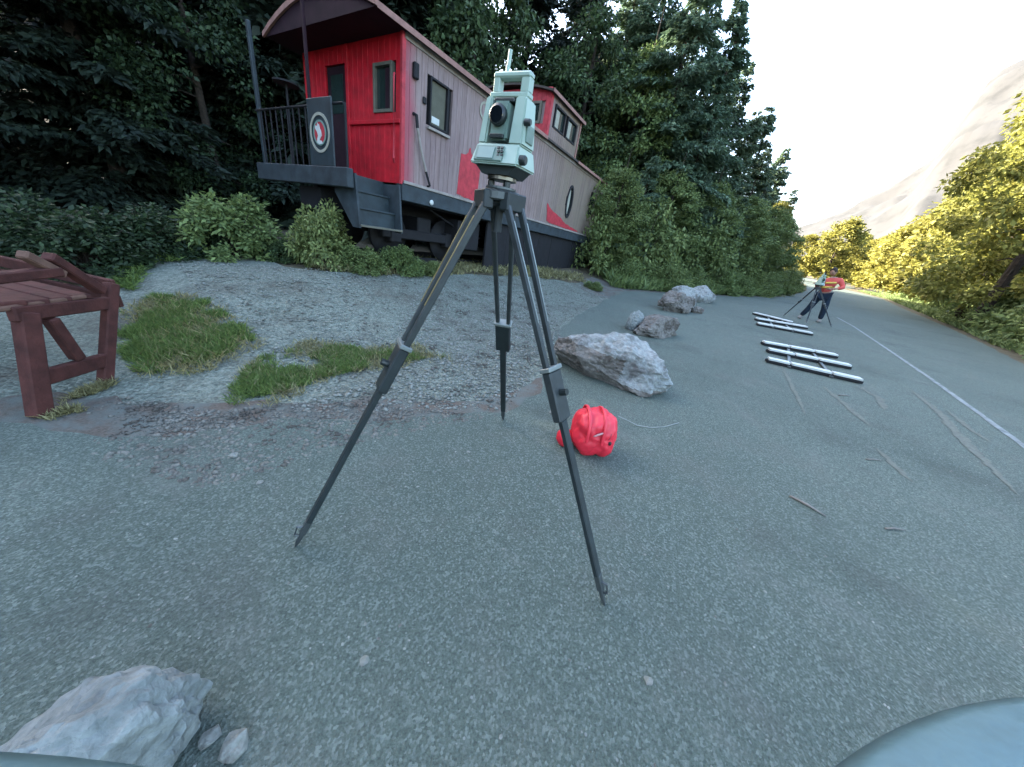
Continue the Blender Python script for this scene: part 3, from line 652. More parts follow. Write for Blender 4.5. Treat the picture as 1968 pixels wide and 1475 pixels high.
# --- grass, weeds, gravel stones
def in_poly(x, y, poly):
    c = False; n = len(poly)
    for i in range(n):
        x1, y1 = poly[i]; x2, y2 = poly[(i+1) % n]
        if (y1 > y) != (y2 > y) and x < (x2-x1)*(y-y1)/(y2-y1)+x1: c = not c
    return c
def segd(x, y, a, b):
    ax, ay = a; dx, dy = b[0]-ax, b[1]-ay; t = max(0, min(1, ((x-ax)*dx+(y-ay)*dy)/(dx*dx+dy*dy+1e-9))); return math.hypot(x-ax-dx*t, y-ay-dy*t)
def grass(name, label, poly, n, h, mat, seed, wd=0.006, lean=0.6, dens=True):
    g = np.random.default_rng(seed); r_ = random.Random(seed)
    xs = [p[0] for p in poly]; ys = [p[1] for p in poly]; pts = []
    while len(pts) < n:
        x = r_.uniform(min(xs), max(xs)); y = r_.uniform(min(ys), max(ys))
        if not in_poly(x, y, poly): continue
        if dens:
            ed = min(segd(x, y, poly[i], poly[(i+1) % len(poly)]) for i in range(len(poly)))
            if noise.noise(Vector((x*2.6, y*2.6, seed)))+0.5*noise.noise(Vector((x*8, y*8, seed)))+min(0.55, ed*2.2)-0.30 < r_.uniform(-0.25, 0.40): continue
        pts.append((x, y, hz(x, y)))
    P = np.array(pts); D = unit(np.array([0, 0, 1.0])+lean*g.standard_normal((n, 3))*np.array([1, 1, .2])); N = unit(np.stack([g.standard_normal(n), g.standard_normal(n), 0.3*np.ones(n)], 1))
    V, F = cards(P, D, N, h*(0.4+0.9*g.random(n)), wd*(0.7+0.8*g.random(n)), 0.35)
    return tag(link(name, raw(name, V, F), M[mat]), label, kind='stuff')
PG = lambda *q: [tuple(GH(*p)[:2]) for p in q]
grass('grass', 'green grass patch beside the red timber bench', PG((235, 600), (300, 570), (400, 580), (500, 655), (460, 690), (330, 735), (255, 715), (225, 660)), 26000, 0.08, 'grass', 1)
grass('grass', 'long narrow grass patch on the gravel before the tripod', PG((430, 755), (500, 690), (600, 665), (740, 672), (840, 672), (855, 690), (740, 700), (640, 725), (520, 775), (440, 785)), 20000, 0.07, 'grass', 2)
grass('grass', 'grass and weeds at the gravel rim on the left', PG((180, 560), (240, 500), (330, 480), (420, 470), (500, 490), (300, 510), (260, 560)), 9000, 0.12, 'grass', 3, 0.012)
grass('weeds', 'low weeds under the caboose side', PG((560, 505), (640, 528), (740, 532), (850, 530), (1000, 534), (1125, 545), (1120, 530), (900, 505), (700, 490)), 9000, 0.16, 'grass_dry', 4, 0.02)
grass('grass', 'tall green grass and ferns along the left verge bank', [(3.2, 12.9), (6.3, 14.6), (9.7, 16.8), (14.3, 20.2), (19.1, 25.4), (27, 34.6), (24.5, 36), (16.5, 26.5), (8, 18.8), (3.4, 16)], 30000, 0.55, 'leaf', 5, 0.055, 0.5, False)
grass('grass', 'rough grass along the right road verge', [(13.4, 7.0), (17.0, 12.2), (21.5, 17.2), (30.4, 27.6), (42, 41), (54, 58), (57, 55), (44, 38), (33, 26), (24, 16), (17, 7.5), (15, 4)], 26000, 0.35, 'leaf', 6, 0.05, 0.6, False)
grass('grass', 'dry yellowish stems mixed into the grass by the bench', PG((225, 600), (300, 560), (410, 575), (515, 655), (470, 700), (330, 745), (245, 720), (215, 660)), 4200, 0.09, 'grass_dry', 8, 0.007)
grass('grass', 'dry yellowish stems mixed into the long grass patch', PG((415, 760), (500, 680), (600, 655), (740, 662), (860, 666), (870, 700), (740, 712), (640, 740), (520, 785), (430, 795)), 4200, 0.08, 'grass_dry', 9, 0.007)
grass('weeds', 'thin weeds around the foot of the red bench', PG((60, 800), (130, 770), (200, 735), (260, 740), (150, 800), (90, 820)), 1500, 0.06, 'grass_dry', 7)

def stones(name, label, poly, n, s0, s1, mat, seed, thr=None):
    r_ = random.Random(seed); g = np.random.default_rng(seed)
    base = np.array([(0, 0, 1), (1, 0, 0.1), (.25, .95, 0), (-.85, .5, .1), (-.8, -.6, 0), (.3, -.95, .1), (0, 0, -.6)], dtype=float)
    tris = np.array([(0, i, i % 5+1) for i in range(1, 6)]+[(6, i % 5+1, i) for i in range(1, 6)])
    xs = [p[0] for p in poly]; ys = [p[1] for p in poly]; V = []; F = []
    k = 0
    while k < n:
        x = r_.uniform(min(xs), max(xs)); y = r_.uniform(min(ys), max(ys))
        if not in_poly(x, y, poly): continue
        if thr is not None and noise.noise(Vector((x*1.3, y*1.3, seed+.5))) < thr+r_.uniform(-.25, .25): continue
        s = s0*(s1/s0)**(r_.random()**2.2); a = r_.uniform(0, 6.28); c, q = math.cos(a), math.sin(a)
        B = base*(0.75+0.5*g.random(base.shape)); B = B*np.array([s*.6, s*.45, s*.32]); B = B@np.array([[c, -q, 0], [q, c, 0], [0, 0, 1]]).T
        V.append(B+np.array([x, y, s*.08+hz(x, y)])); F.append(tris+7*k); k += 1
    return tag(link(name, raw(name, np.concatenate(V), F3=np.concatenate(F)), M[mat]), label, kind='stuff')
stones('gravel', 'loose grey stones on the gravel lot under the tripod', PG((560, 790), (960, 790), (1060, 690), (1080, 640), (1050, 560), (800, 560), (760, 640), (850, 680), (700, 740)), 9000, 0.012, 0.055, 'stone', 1)
stones('gravel', 'finer loose stones over the gravel lot', PG((330, 500), (560, 770), (980, 780), (1055, 640), (1170, 572), (1120, 545), (850, 530), (560, 515)), 15000, 0.012, 0.045, 'stone', 2)
stones('gravel', 'coarse stones along the left asphalt edge', PG((90, 830), (200, 760), (430, 790), (620, 770), (960, 800), (700, 850), (400, 940), (120, 870)), 4600, 0.008, 0.045, 'stone_dull', 3, -0.08)
stones('gravel', 'small loose pebbles scattered over the asphalt', [(-3, 0.1), (4, 0.1), (6, 4), (4.5, 9), (1.3, 6), (0.4, 2.8), (-2.6, 1.3)], 7000, 0.005, 0.022, 'stone', 4)
stones('gravel', 'small loose pebbles in a drift on the near asphalt', PG((640, 1150), (820, 1130), (900, 1250), (760, 1300), (650, 1280)), 60, 0.008, 0.02, 'stone', 5)
for (px, py, s, lb) in [(450, 878, 0.045, 'pale pebble at the asphalt edge near the bench'), (500, 930, 0.035, 'pale pebble left of the left tripod foot'), (700, 1272, 0.03, 'pale pebble on the near asphalt left of centre'), (1245, 1310, 0.032, 'pale pebble on the near asphalt right of the right tripod foot'),
                        (1060, 795, 0.05, 'flat pale stone beside the rear tripod foot'), (452, 1438, 0.07, 'tan stone beside the boulder in the bottom left corner'), (405, 1420, 0.045, 'grey stone touching the boulder in the bottom left corner'), (900, 870, 0.025, 'pale pebble between the front tripod legs')]:
    bm = bmesh.new(); bmesh.ops.create_icosphere(bm, subdivisions=2, radius=s*0.5)
    for v in bm.verts: v.co *= 1+0.55*noise.noise(v.co.normalized()*1.6+Vector((px, 0, 0))); v.co.z *= 0.55
    o = obj('pebble', bm, M['stone'], None, False); o.location = G(px, py)+Vector((0, 0, s*0.22)); tag(o, lb, 'stone', 'loose stones on the asphalt')

# ------------------------------------------------------------------ boulders
def boulder(name, label, cat, loc, dims, mat, seed, rz=0, group=None, cuts=7, tilt=(0, 0), rough=0.10, mat2=None, split=None):
    r_ = random.Random(seed); bm = bmesh.new(); bmesh.ops.create_icosphere(bm, subdivisions=5, radius=1.0)
    pl = []
    for _ in range(cuts):
        n_ = Vector((r_.gauss(0, 1), r_.gauss(0, 1), r_.gauss(0.2, 0.8))).normalized(); pl.append((n_, r_.uniform(0.62, 0.88)))
    for v in bm.verts:
        for n_, d_ in pl:
            e = v.co.dot(n_)-d_
            if e > 0: v.co -= n_*e*0.92
        q = v.co.copy()
        v.co *= 1+rough*noise.fractal(q*1.6+Vector((seed, 0, 0)), 0.8, 2.0, 5)+0.05*noise.noise(q*9)
        v.co.x *= dims[0]/2; v.co.y *= dims[1]/2; v.co.z *= dims[2]/2
        v.co.z = max(v.co.z, -dims[2]*0.28)
    me = meshbm(name, bm); o = link(name, me, [mat] + ([mat2] if mat2 else []), None, False)
    if split:
        for p in me.polygons:
            if split(p.center): p.material_index = 1
    o.location = Vector(loc)+Vector((0, 0, dims[2]*0.26)); o.rotation_euler = (tilt[0], tilt[1], rz)
    return tag(o, label, cat, group)
boulder('boulder', 'large pale boulder with a brown near side beside the red bag', 'boulder', (1.12, 3.78, 0), (1.35, 0.90, 0.72), M['rock_pale'], 4, R(-38), 'boulders along the parking edge', 8, (0, R(4)), 0.16, M['rock_brown'],
        lambda c: (c.y < 0.02 + 0.35*c.x + 0.06*math.sin(c.x*9) and c.x < 0.28 and c.z < 0.17) or c.z < -0.08)
boulder('boulder', 'brown and grey boulder, second from the tripod', 'boulder', (2.62, 6.35, 0), (1.05, 0.6, 0.55), M['rock_brown'], 9, R(20), 'boulders along the parking edge', 8, (0, 0), 0.22)
boulder('boulder', 'small grey boulder leaning on the second boulder', 'boulder', (2.25, 6.55, 0), (0.45, 0.4, 0.5), M['rock_grey'], 19, R(60), 'boulders along the parking edge')
boulder('boulder', 'mottled boulder, third in the row towards the verge', 'boulder', (4.35, 9.7, 0), (1.2, 0.8, 0.75), M['rock_brown'], 14, R(35), 'boulders along the parking edge', 8, (0, 0), 0.22)
boulder('boulder', 'grey-topped boulder just behind the third one', 'boulder', (4.9, 10.6, 0), (1.1, 0.7, 0.85), M['rock_pale'], 24, R(15), 'boulders along the parking edge')
boulder('boulder', 'small brown stone in front of the pale far boulder', 'boulder', (5.1, 9.9, 0), (0.35, 0.3, 0.3), M['rock_brown'], 26, R(15), 'boulders along the parking edge')
boulder('boulder', 'smooth pale boulder, farthest of the row', 'boulder', (6.6, 12.9, 0), (1.25, 0.8, 0.75), M['rock_pale'], 29, R(30), 'boulders along the parking edge', 4, (0, 0), 0.08)
boulder('boulder', 'pointed pale boulder in the bottom left corner of the picture', 'boulder', (-0.90, 0.27, 0), (0.46, 0.34, 0.46), M['rock_grey'], 41, R(35), None, 9, (0, R(-8)), 0.15)

# ------------------------------------------------------------------ caboose
CAB = thing('caboose', 'weathered red railway caboose with a cupola standing beside the gravel lot', 'train car', (-2.604, 6.867, 0), (0, 0.033, 1.065))
L, W_, ZB, ZT = 10.72, 2.9, 2.02, 4.14
bm = bmesh.new(); box(bm, 0.03, L-0.03, 0.03, W_-0.03, ZB, ZT); obj('body_core', bm, M['black'], CAB)
# windows on the side: x0,x1,z0,z1
SW = [(0.60, 1.08, 3.07, 3.80), (2.28, 2.85, 3.02, 3.78), (9.58, 9.90, 2.80, 3.62)]
OV = (7.53, 2.93, 0.24, 0.50)
def cuts_for(x, w_):
    c = []
    for a, b, z0, z1 in SW:
        if x+w_ > a and x < b: c.append((z0, z1))
    xm = x+w_/2; q = (xm-OV[0])/OV[2]
    if abs(q) < 1: hh = OV[3]*math.sqrt(1-q*q); c.append((OV[1]-hh, OV[1]+hh))
    return c
pw = 0.134; x = 0.0; k = 0
while x < L-0.02:
    w_ = min(pw, L-x)-0.005; edges = []
    segs = [(ZB, ZT)]
    for a, b in cuts_for(x, w_):
        ns = []
        for s0_, s1_ in segs:
            if b <= s0_ or a >= s1_: ns.append((s0_, s1_)); continue
            if a > s0_+0.02: ns.append((s0_, a))
            if b < s1_-0.02: ns.append((b, s1_))
        segs = ns
    for a, b in segs:
        bm = bmesh.new(); dz = rnd.uniform(0, 0.004); box(bm, x, x+w_, -0.022-dz, 0.03, a, b, 0.003); obj('plank', bm, M['siding'], CAB)
    x += pw; k += 1
# near end wall (red boards), door opening
EW = (0.22, 0.72, 3.07, 3.77); DOOR = (1.50, 2.12, 2.02, 3.85)
y = 0.0
while y < W_-0.02:
    w_ = min(0.145, W_-y)-0.004; segs = [(ZB-0.03, ZT)]
    for a0, a1, z0, z1 in (EW, DOOR):
        if y+w_ > a0 and y < a1: segs = [(p, q) for s0_, s1_ in segs for p, q in ((s0_, z0), (z1, s1_)) if q-p > 0.03]
    for a, b in segs:
        bm = bmesh.new(); box(bm, -0.02-rnd.uniform(0, .003), 0.03, y, y+w_, a, b, 0.003); obj('end_board', bm, M['red'], CAB)
    y += 0.145
bm = bmesh.new(); box(bm, -0.065, -0.026, 0.0, 1.42, 2.90, 2.96, 0.006); obj('belt_rail', bm, M['red'], CAB)
bm = bmesh.new(); box(bm, -0.05, 0.02, 1.42, 1.50, 2.0, 4.1, 0.006); obj('door_post', bm, M['red'], CAB)
bm = bmesh.new(); box(bm, -0.045, 0.03, -0.045, 0.02, ZB-0.04, ZT, 0.008); obj('corner_post', bm, M['redpatch'], CAB)
bm = bmesh.new(); box(bm, L-0.06, L+0.03, -0.05, 0.03, ZB, ZT, 0.006); obj('corner_post', bm, M['trim'], CAB)
bm = bmesh.new(); box(bm, L-0.03, L+0.03, 0.03, W_, ZB, ZT); obj('end_wall', bm, M['black'], CAB)
def window(plane, a0, a1, z0, z1, fm_, pane_m, fw=0.045, curtain=None, mull=False):
    """plane 'side' (y=0, facing -y) or 'end' (x=0, facing -x)"""
    def B(bm, p0, p1, q0, q1, d0, d1, bv=0.0):
        if plane == 'side': box(bm, p0, p1, d0, d1, q0, q1, bv)
        else: box(bm, d0, d1, p0, p1, q0, q1, bv)
    bm = bmesh.new()
    B(bm, a0, a0+fw, z0, z1, -0.045, 0.03, .004); B(bm, a1-fw, a1, z0, z1, -0.045, 0.03, .004)
    B(bm, a0+fw, a1-fw, z0, z0+fw, -0.043, 0.03, .004); B(bm, a0+fw, a1-fw, z1-fw, z1, -0.043, 0.03, .004)
    if mull: B(bm, a0+fw, a1-fw, (z0+z1)/2-.015, (z0+z1)/2+.015, -0.03, 0.02)
    f = obj('window', bm, fm_, CAB)
    bm = bmesh.new(); B(bm, a0+fw, a1-fw, z0+fw, z1-fw, 0.012, 0.022); obj('pane', bm, pane_m, f)
    if curtain:
        c0, c1, e0, e1, cm = curtain
        bm = bmesh.new(); B(bm, a0+(a1-a0)*c0, a0+(a1-a0)*c1, z0+(z1-z0)*e0, z0+(z1-z0)*e1, 0.004, 0.010); obj('curtain', bm, cm, f)
    return f
window('end', 0.22, 0.72, 3.07, 3.77, M['sage'], M['glass'], 0.05, (0.12, 0.45, 0.1, 0.9, M['soffit']))
f = window('side', *SW[0], M['black'], M['shade'], 0.035, (0.2, 0.62, 0.1, 0.24, M['white']))  # pane tone and white slip paint a reflection in the glass
bm = bmesh.new(); box(bm, 0.55, 1.13, -0.09, -0.03, 3.00, 3.045, 0.006); obj('sill', bm, M['trim'], f)
window('side', *SW[1], M['black'], M['glass'], 0.04)
window('side', *SW[2], M['black'], M['glass'], 0.04)
bm = bmesh.new()  # oval window
ring = 28
def oval(bm, cx, cz, rx, rz, rx2, rz2, d0, d1):
    for k in range(ring):
        a, b = 2*math.pi*k/ring, 2*math.pi*(k+1)/ring
        P = [(cx+r1*math.cos(t), d, cz+r2*math.sin(t)) for d in (d0, d1) for t in (a, b) for r1, r2 in ((rx, rz), (rx2, rz2))]
        v = [bm.verts.new(p) for p in P]
        for q in ((0, 1, 3, 2), (4, 6, 7, 5), (0, 2, 6, 4), (1, 5, 7, 3)): bm.faces.new([v[i] for i in q])
oval(bm, OV[0], OV[1], 0.19, 0.44, 0.27, 0.53, -0.05, 0.03); ow = obj('oval_window', bm, M['black'], CAB)
bm = bmesh.new(); prism(bm, [(OV[0]+0.2*math.cos(2*math.pi*k/ring), OV[1]+0.45*math.sin(2*math.pi*k/ring)) for k in range(ring)], 0.008, 0.02, 'y'); obj('pane', bm, M['glass'], ow)
bm = bmesh.new(); prism(bm, [(OV[0]+0.085*math.cos(2*math.pi*k/ring), OV[1]-0.02+0.40*math.sin(2*math.pi*k/ring)) for k in range(ring)], -0.004, 0.006, 'y'); obj('curtain', bm, M['curtain'], ow)
# side sill, underframe
bm = bmesh.new(); box(bm, -0.02, L+0.02, -0.05, 0.12, ZB-0.30, ZB-0.003, 0.01); obj('side_sill', bm, M['sill'], CAB)
bm = bmesh.new(); box(bm, 0.0, L, -0.075, -0.052, ZB-0.02, ZB+0.03, 0.004); obj('sill_ledge', bm, M['trim'], CAB)
bm = bmesh.new(); box(bm, -0.9, L+0.5, 1.1, 1.8, 1.35, 1.70); box(bm, 0, L, W_-0.15, W_, 1.72, 2.0); box(bm, 0.1, L-0.1, 0.15, W_-0.15, 1.70, 1.99); obj('underframe', bm, M['black'], CAB)
for q in range(8):
    bm = bmesh.new(); xs_ = 2.9+q*0.99; box(bm, xs_, xs_+0.975, 0.06+0.006*(q % 2), 0.12, 0.45+0.02*q, ZB-0.31, 0.004); obj('skirt_panel', bm, M['black'], CAB)
for y_ in (0.35, 2.5):
    bm = bmesh.new(); tube(bm, [(1.0, y_, 1.72), (2.4, y_, 1.30), (3.0, y_, 1.28)], 0.02, 6); obj('truss_rod', bm, M['black'], CAB)
bm = bmesh.new(); box(bm, 1.9, 2.75, 0.2, 0.9, 0.95, 1.6, 0.02); obj('battery_box', bm, M['black'], CAB)
# bed + rails under it
bm = bmesh.new()
for a in range(2):
    yy = 0.72+a*1.46; box(bm, -.5, L+.7, yy-0.035, yy+0.035, 0.50, 0.62); box(bm, -.5, L+.7, yy-0.07, yy+0.07, 0.48, 0.50)
tr = obj('display_track', bm, M['black']); tr.location = CAB.location; tr.rotation_euler = (0, 0.02, 1.065); tag(tr, 'rusty pair of rails under the caboose', 'rails')
bm = bmesh.new(); prism(bm, [(0.20, -0.25), (2.8, -0.25), (2.6, 0.47), (0.40, 0.47)], -0.4, L+0.6, 'x')
bd = obj('ballast_bed', bm, M['dirt']); bd.location = CAB.location; bd.rotation_euler = (0, 0.02, 1.065); tag(bd, kind='structure')
def wheel_bm(y_):
    bm = bmesh.new(); Mx = Matrix.Translation((0, y_, 0)) @ Matrix.Rotation(R(90), 4, 'X')
    lathe(bm, [(0.08, -0.09), (0.14, -0.08), (0.16, -0.03), (0.34, -0.03), (0.38, -0.06), (0.42, -0.06), (0.43, 0.04), (0.46, 0.05), (0.46, 0.065), (0.1, 0.065)], seg=28, M=Mx); return bm
for cx in (1.05, L-1.3):
    bm = bmesh.new(); box(bm, cx-1.15, cx+1.15, 0.42, 0.56, 1.02, 1.22, 0.02); box(bm, cx-1.15, cx+1.15, 2.34, 2.48, 1.02, 1.22, 0.02); box(bm, cx-.2, cx+.2, 0.45, 2.45, 1.1, 1.5, 0.02)
    for s_ in (-.82, .82): box(bm, cx+s_-.14, cx+s_+.14, 0.40, 0.58, 0.94, 1.26, 0.02)
    tk = obj('truck', bm, M['black'], CAB)
    for s_ in (-.82, .82):
        for y_ in (0.70, 2.20):
            bm = wheel_bm(y_); o = obj('wheel', bm, M['black'], tk, True); o.location = (cx+s_, 0, 1.08)
# roof
def arch(y0, y1, z, rise, n=12):
    return [(y0+(y1-y0)*i/n, z+rise*math.sin(math.pi*i/n)**0.9) for i in range(n+1)]
bm = bmesh.new(); out = arch(-0.14, W_+0.14, ZT+0.02, 0.36); inn = [(a, b-0.05) for a, b in out][::-1]
prism(bm, out+inn, -0.60, L+0.35, 'x'); obj('roof', bm, M['roof'], CAB)
bm = bmesh.new(); o2 = arch(-0.165, W_+0.165, ZT+0.03, 0.37); i2 = arch(-0.165, W_+0.165, ZT-0.04, 0.36)[::-1]; prism(bm, o2+i2, -0.64, -0.603, 'x'); obj('roof_edge', bm, M['pinktrim'], CAB)
bm = bmesh.new(); prism(bm, [(-0.13, ZT-0.03)]+[(a, b-0.052) for a, b in arch(-0.12, W_+0.12, ZT+0.02, 0.35)]+[(W_+.13, ZT-0.03)], -0.60, 0.0, 'x'); obj('platform_ceiling', bm, M['soffit'], CAB)
bm = bmesh.new(); box(bm, -0.6, 5.0, -0.16, -0.145, ZT-0.05, ZT+0.03); box(bm, 7.4, L+.35, -0.16, -0.145, ZT-0.05, ZT+0.03); obj('eave_trim', bm, M['pinktrim'], CAB)
bm = bmesh.new(); box(bm, 0.0, L, -0.045, -0.028, ZT-0.10, ZT-0.01); obj('letter_board', bm, M['trim'], CAB)
# cupola
CX0, CX1, CZ0, CZ1 = 5.10, 7.30, ZT-0.02, 5.22
bm = bmesh.new(); box(bm, CX0+0.03, CX1-0.03, 0.04, W_-0.04, CZ0, CZ1-0.02); cu = obj('cupola', bm, M['siding'], CAB)
CW = [(5.42, 6.12, 4.50, 5.05), (6.30, 7.02, 4.50, 5.05)]
x = CX0
while x < CX1-0.01:
    w_ = min(0.134, CX1-x)-0.004; segs = [(ZT+0.004, CZ1)]
    for a0, a1, z0, z1 in CW:
        if x+w_ > a0 and x < a1: segs = [(p, q) for s0_, s1_ in segs for p, q in ((s0_, z0), (z1, s1_)) if q-p > 0.03]
    for a, b in segs:
        bm = bmesh.new(); box(bm, x, x+w_, -0.022, 0.04, a, b, 0.003); obj('plank', bm, M['siding'] if x > 5.2 else M['redpatch'], cu)
    x += 0.134
y = 0.0
while y < W_-0.02:
    w_ = min(0.145, W_-y)-0.004; segs = [(ZT+0.03, CZ1+0.1)]
    if y+w_ > 0.25 and y < 0.80: segs = [(ZT+0.03, 4.50), (5.02, CZ1+0.1)]
    for a, b in segs: bm = bmesh.new(); box(bm, CX0-0.02, CX0+0.03, y, y+w_, a, b, 0.003); obj('end_board', bm, M['redpatch'], cu)
    y += 0.145
for a0, a1, z0, z1 in CW:
    fr = window('side', a0, a1, z0, z1, M['black'], M['glass'], 0.05, (0.07, 0.52, 0.08, 0.86, M['curtain'])); fr.parent = cu; 
    for v_ in fr.children: pass
bm = bmesh.new(); box(bm, CX0-0.04, CX0+0.03, 0.25, 0.31, 4.5, 5.02); box(bm, CX0-0.04, CX0+0.03, 0.74, 0.80, 4.5, 5.02); box(bm, CX0-0.04, CX0+0.03, 0.31, .74, 4.5, 4.56); box(bm, CX0-0.04, CX0+0.03, 0.31, .74, 4.96, 5.02)
fr = obj('window', bm, M['sage'], cu)
bm = bmesh.new(); box(bm, CX0-0.005, CX0+0.01, 0.31, 0.74, 4.56, 4.96); obj('pane', bm, M['glass'], fr)
bm = bmesh.new(); o2 = arch(-0.12, W_+0.12, CZ1+0.0, 0.22); prism(bm, o2+[(a, b-0.05) for a, b in o2][::-1], CX0-0.15, CX1+0.12, 'x'); obj('cupola_roof', bm, M['roof'], CAB)
bm = bmesh.new(); box(bm, CX0-0.15, CX1+0.12, -0.145, -0.13, CZ1-0.06, CZ1+0.02); box(bm, CX1-.06, CX1+.02, -.05, .02, ZT+.05, CZ1-.01); obj('cupola_trim', bm, M['pinktrim'], CAB)
# old red paint patches left on the side
def patch(poly, name='paint_patch'):
    bm = bmesh.new(); prism(bm, poly, -0.0335, -0.0295, 'y'); return obj(name, bm, M['redpatch'], CAB)
def jag(pts, amp, seed, n=7):
    r_ = random.Random(seed); o_ = []
    for i in range(len(pts)):
        a = pts[i]; b = pts[(i+1) % len(pts)]
        for q in range(n):
            t = q/n; o_.append((a[0]+(b[0]-a[0])*t+r_.uniform(-amp, amp)*.5, a[1]+(b[1]-a[1])*t+r_.uniform(-amp, amp)))
    return o_
patch(jag([(1.50, 2.10), (2.05, 2.06), (2.22, 2.10), (2.25, 2.95), (2.12, 2.93), (2.10, 3.06), (2.02, 2.92), (1.88, 2.94), (1.84, 3.06), (1.78, 2.93), (1.55, 2.86)], 0.016, 3, 4))
patch(jag([(5.85, 2.62), (6.10, 2.52), (6.9, 2.38), (7.6, 2.22), (8.4, 2.13), (8.9, 2.08), (6.3, 2.08), (6.0, 2.14)], 0.02, 5, 4))
# letters on the side board
def text3d(name, s_, loc, size, rot, mat, parent, ext=0.003):
    cu_ = bpy.data.curves.new(name, 'FONT'); cu_.body = s_; cu_.size = size; cu_.extrude = ext; cu_.align_x = 'CENTER'
    tmp = bpy.data.objects.new(name, cu_); COL.objects.link(tmp); me = bpy.data.meshes.new_from_object(tmp.evaluated_get(bpy.context.evaluated_depsgraph_get())); bpy.data.objects.remove(tmp)
    me.materials.clear(); me.materials.append(mat); o = bpy.data.objects.new(name, me); COL.objects.link(o); o.location = loc; o.rotation_euler = rot; o.parent = parent; return o
text3d('letter', 'C', (2.18, -0.036, 3.66), 0.46, (R(90), 0, 0), M['curtain'], CAB)
# fittings on the side
bm = bmesh.new(); box(bm, 0.17, 0.28, -0.10, -0.028, 3.60, 3.82, 0.015); obj('marker_lamp', bm, M['black'], CAB)
bm = bmesh.new(); box(bm, 0.42, 0.50, -0.06, -0.028, 3.34, 3.44, 0.01); obj('bracket', bm, M['black'], CAB)
bm = bmesh.new(); tube(bm, [(0.22, -0.03, 3.12), (0.23, -0.10, 3.10), (0.26, -0.10, 2.92)], 0.028, 8); obj('grab_rail', bm, M['black'], CAB)
bm = bmesh.new(); tube(bm, [(0.26, -0.10, 2.92), (0.36, -0.10, 2.62), (0.50, -0.10, 2.30)], 0.024, 8); obj('grab_rail', bm, M['trim'], CAB)
bm = bmesh.new(); tube(bm, [(0.50, -0.10, 2.30), (0.62, -0.10, 2.08), (0.63, -0.03, 2.07)], 0.022, 8); obj('grab_rail', bm, M['black'], CAB)
bm = bmesh.new(); lathe(bm, [(0.045, 0), (0.05, 0.02), (0.03, 0.035)], seg=14, M=Matrix.Translation((0.72, -0.052, 1.80)) @ Matrix.Rotation(R(90), 4, 'X')); obj('light_cap', bm, M['white'], CAB)
# platform
PX = -0.98
bm = bmesh.new(); box(bm, PX, 0.0, 0.55, W_, 1.93, 1.99); obj('platform_deck', bm, M['tealblack'], CAB)
bm = bmesh.new(); box(bm, PX-0.12, PX-0.003, -0.02, W_+0.02, 1.72, 2.00, 0.012); obj('end_sill', bm, M['sill'], CAB)
bm = bmesh.new(); tube(bm, [(PX-0.05, 0.06, 2.0), (PX-0.05, 0.06, 2.85)], 0.018, 8); tube(bm, [(PX-0.05, 0.10, 2.85), (PX-0.05, W_-.1, 2.85)], 0.02, 8)
for q in range(9): 
    yy = 1.15+q*0.19; tube(bm, [(PX-0.05, yy, 2.0), (PX-0.05, yy, 2.85)], 0.012, 6)
obj('end_railing', bm, M['black'], CAB)
bm = bmesh.new(); box(bm, PX-0.02, PX+0.04, 2.78, 2.86, 2.0, ZT, 0.01); obj('platform_post', bm, M['tealblack'], CAB)
bm = bmesh.new(); box(bm, PX+.02, PX+0.06, 1.12, 1.18, 2.0, ZT+.2, 0.01); obj('platform_post', bm, M['soffit'], CAB)
bm = bmesh.new(); tube(bm, [(PX+.1, 1.95, 1.9), (PX+.1, 1.95, 3.25)], 0.02, 8)
lathe(bm, [(0.17, -0.012), (0.2, -0.012), (0.2, 0.012), (0.17, 0.012)], (PX+.1, 1.95, 3.25), 20)
box(bm, PX+.1-.17, PX+.1+.17, 1.94, 1.96, 3.245, 3.255); box(bm, PX+.09, PX+.11, 1.78, 2.12, 3.245, 3.255); obj('brake_wheel', bm, M['black'], CAB)
bm = bmesh.new(); tube(bm, [(PX+0.85, 0.05, 3.55), (PX+0.80, 0.0, 3.5), (PX+0.80, 0.0, 2.35), (PX+0.85, 0.05, 2.3)], 0.016, 8); obj('grab_iron', bm, M['redpatch'], CAB)
bm = bmesh.new(); box(bm, -0.012, -0.002, 1.53, 2.09, 2.05, 3.82); d_ = obj('end_door', bm, M['soffit'], CAB)
bm = bmesh.new(); box(bm, -0.018, -0.013, 1.62, 2.0, 3.1, 3.7); obj('pane', bm, M['glass'], d_)
# emblem board on the railing
bm = bmesh.new(); box(bm, PX-0.10, PX-0.07, 0.34, 1.02, 2.0, 2.93, 0.01); eb = obj('emblem_board', bm, M['tealblack'], CAB)
def disc(bm, cy, cz, r0, r1, x0, x1, n=32, sy=1.0):
    for k in range(n):
        a, b = 2*math.pi*k/n, 2*math.pi*(k+1)/n
        P = [(xx, cy+r_*sy*math.cos(t), cz+r_*math.sin(t)) for xx in (x0, x1) for t in (a, b) for r_ in (r0, r1)]
        v = [bm.verts.new(p) for p in P]
        for q in ((0, 1, 3, 2), (4, 6, 7, 5), (0, 2, 6, 4), (1, 5, 7, 3)): bm.faces.new([v[i] for i in q])
    bmesh.ops.remove_doubles(bm, verts=bm.verts, dist=1e-5)
EC = (0.68, 2.46)
bm = bmesh.new(); disc(bm, *EC, 0.235, 0.275, PX-0.112, PX-0.1025); obj('emblem_ring', bm, M['curtain'], eb)
bm = bmesh.new(); disc(bm, *EC, 0.15, 0.175, PX-0.112, PX-0.1025); obj('emblem_ring', bm, M['lcd'], eb)
bm = bmesh.new(); disc(bm, *EC, 0.001, 0.148, PX-0.108, PX-0.1025); obj('emblem_field', bm, M['redpatch'], eb)
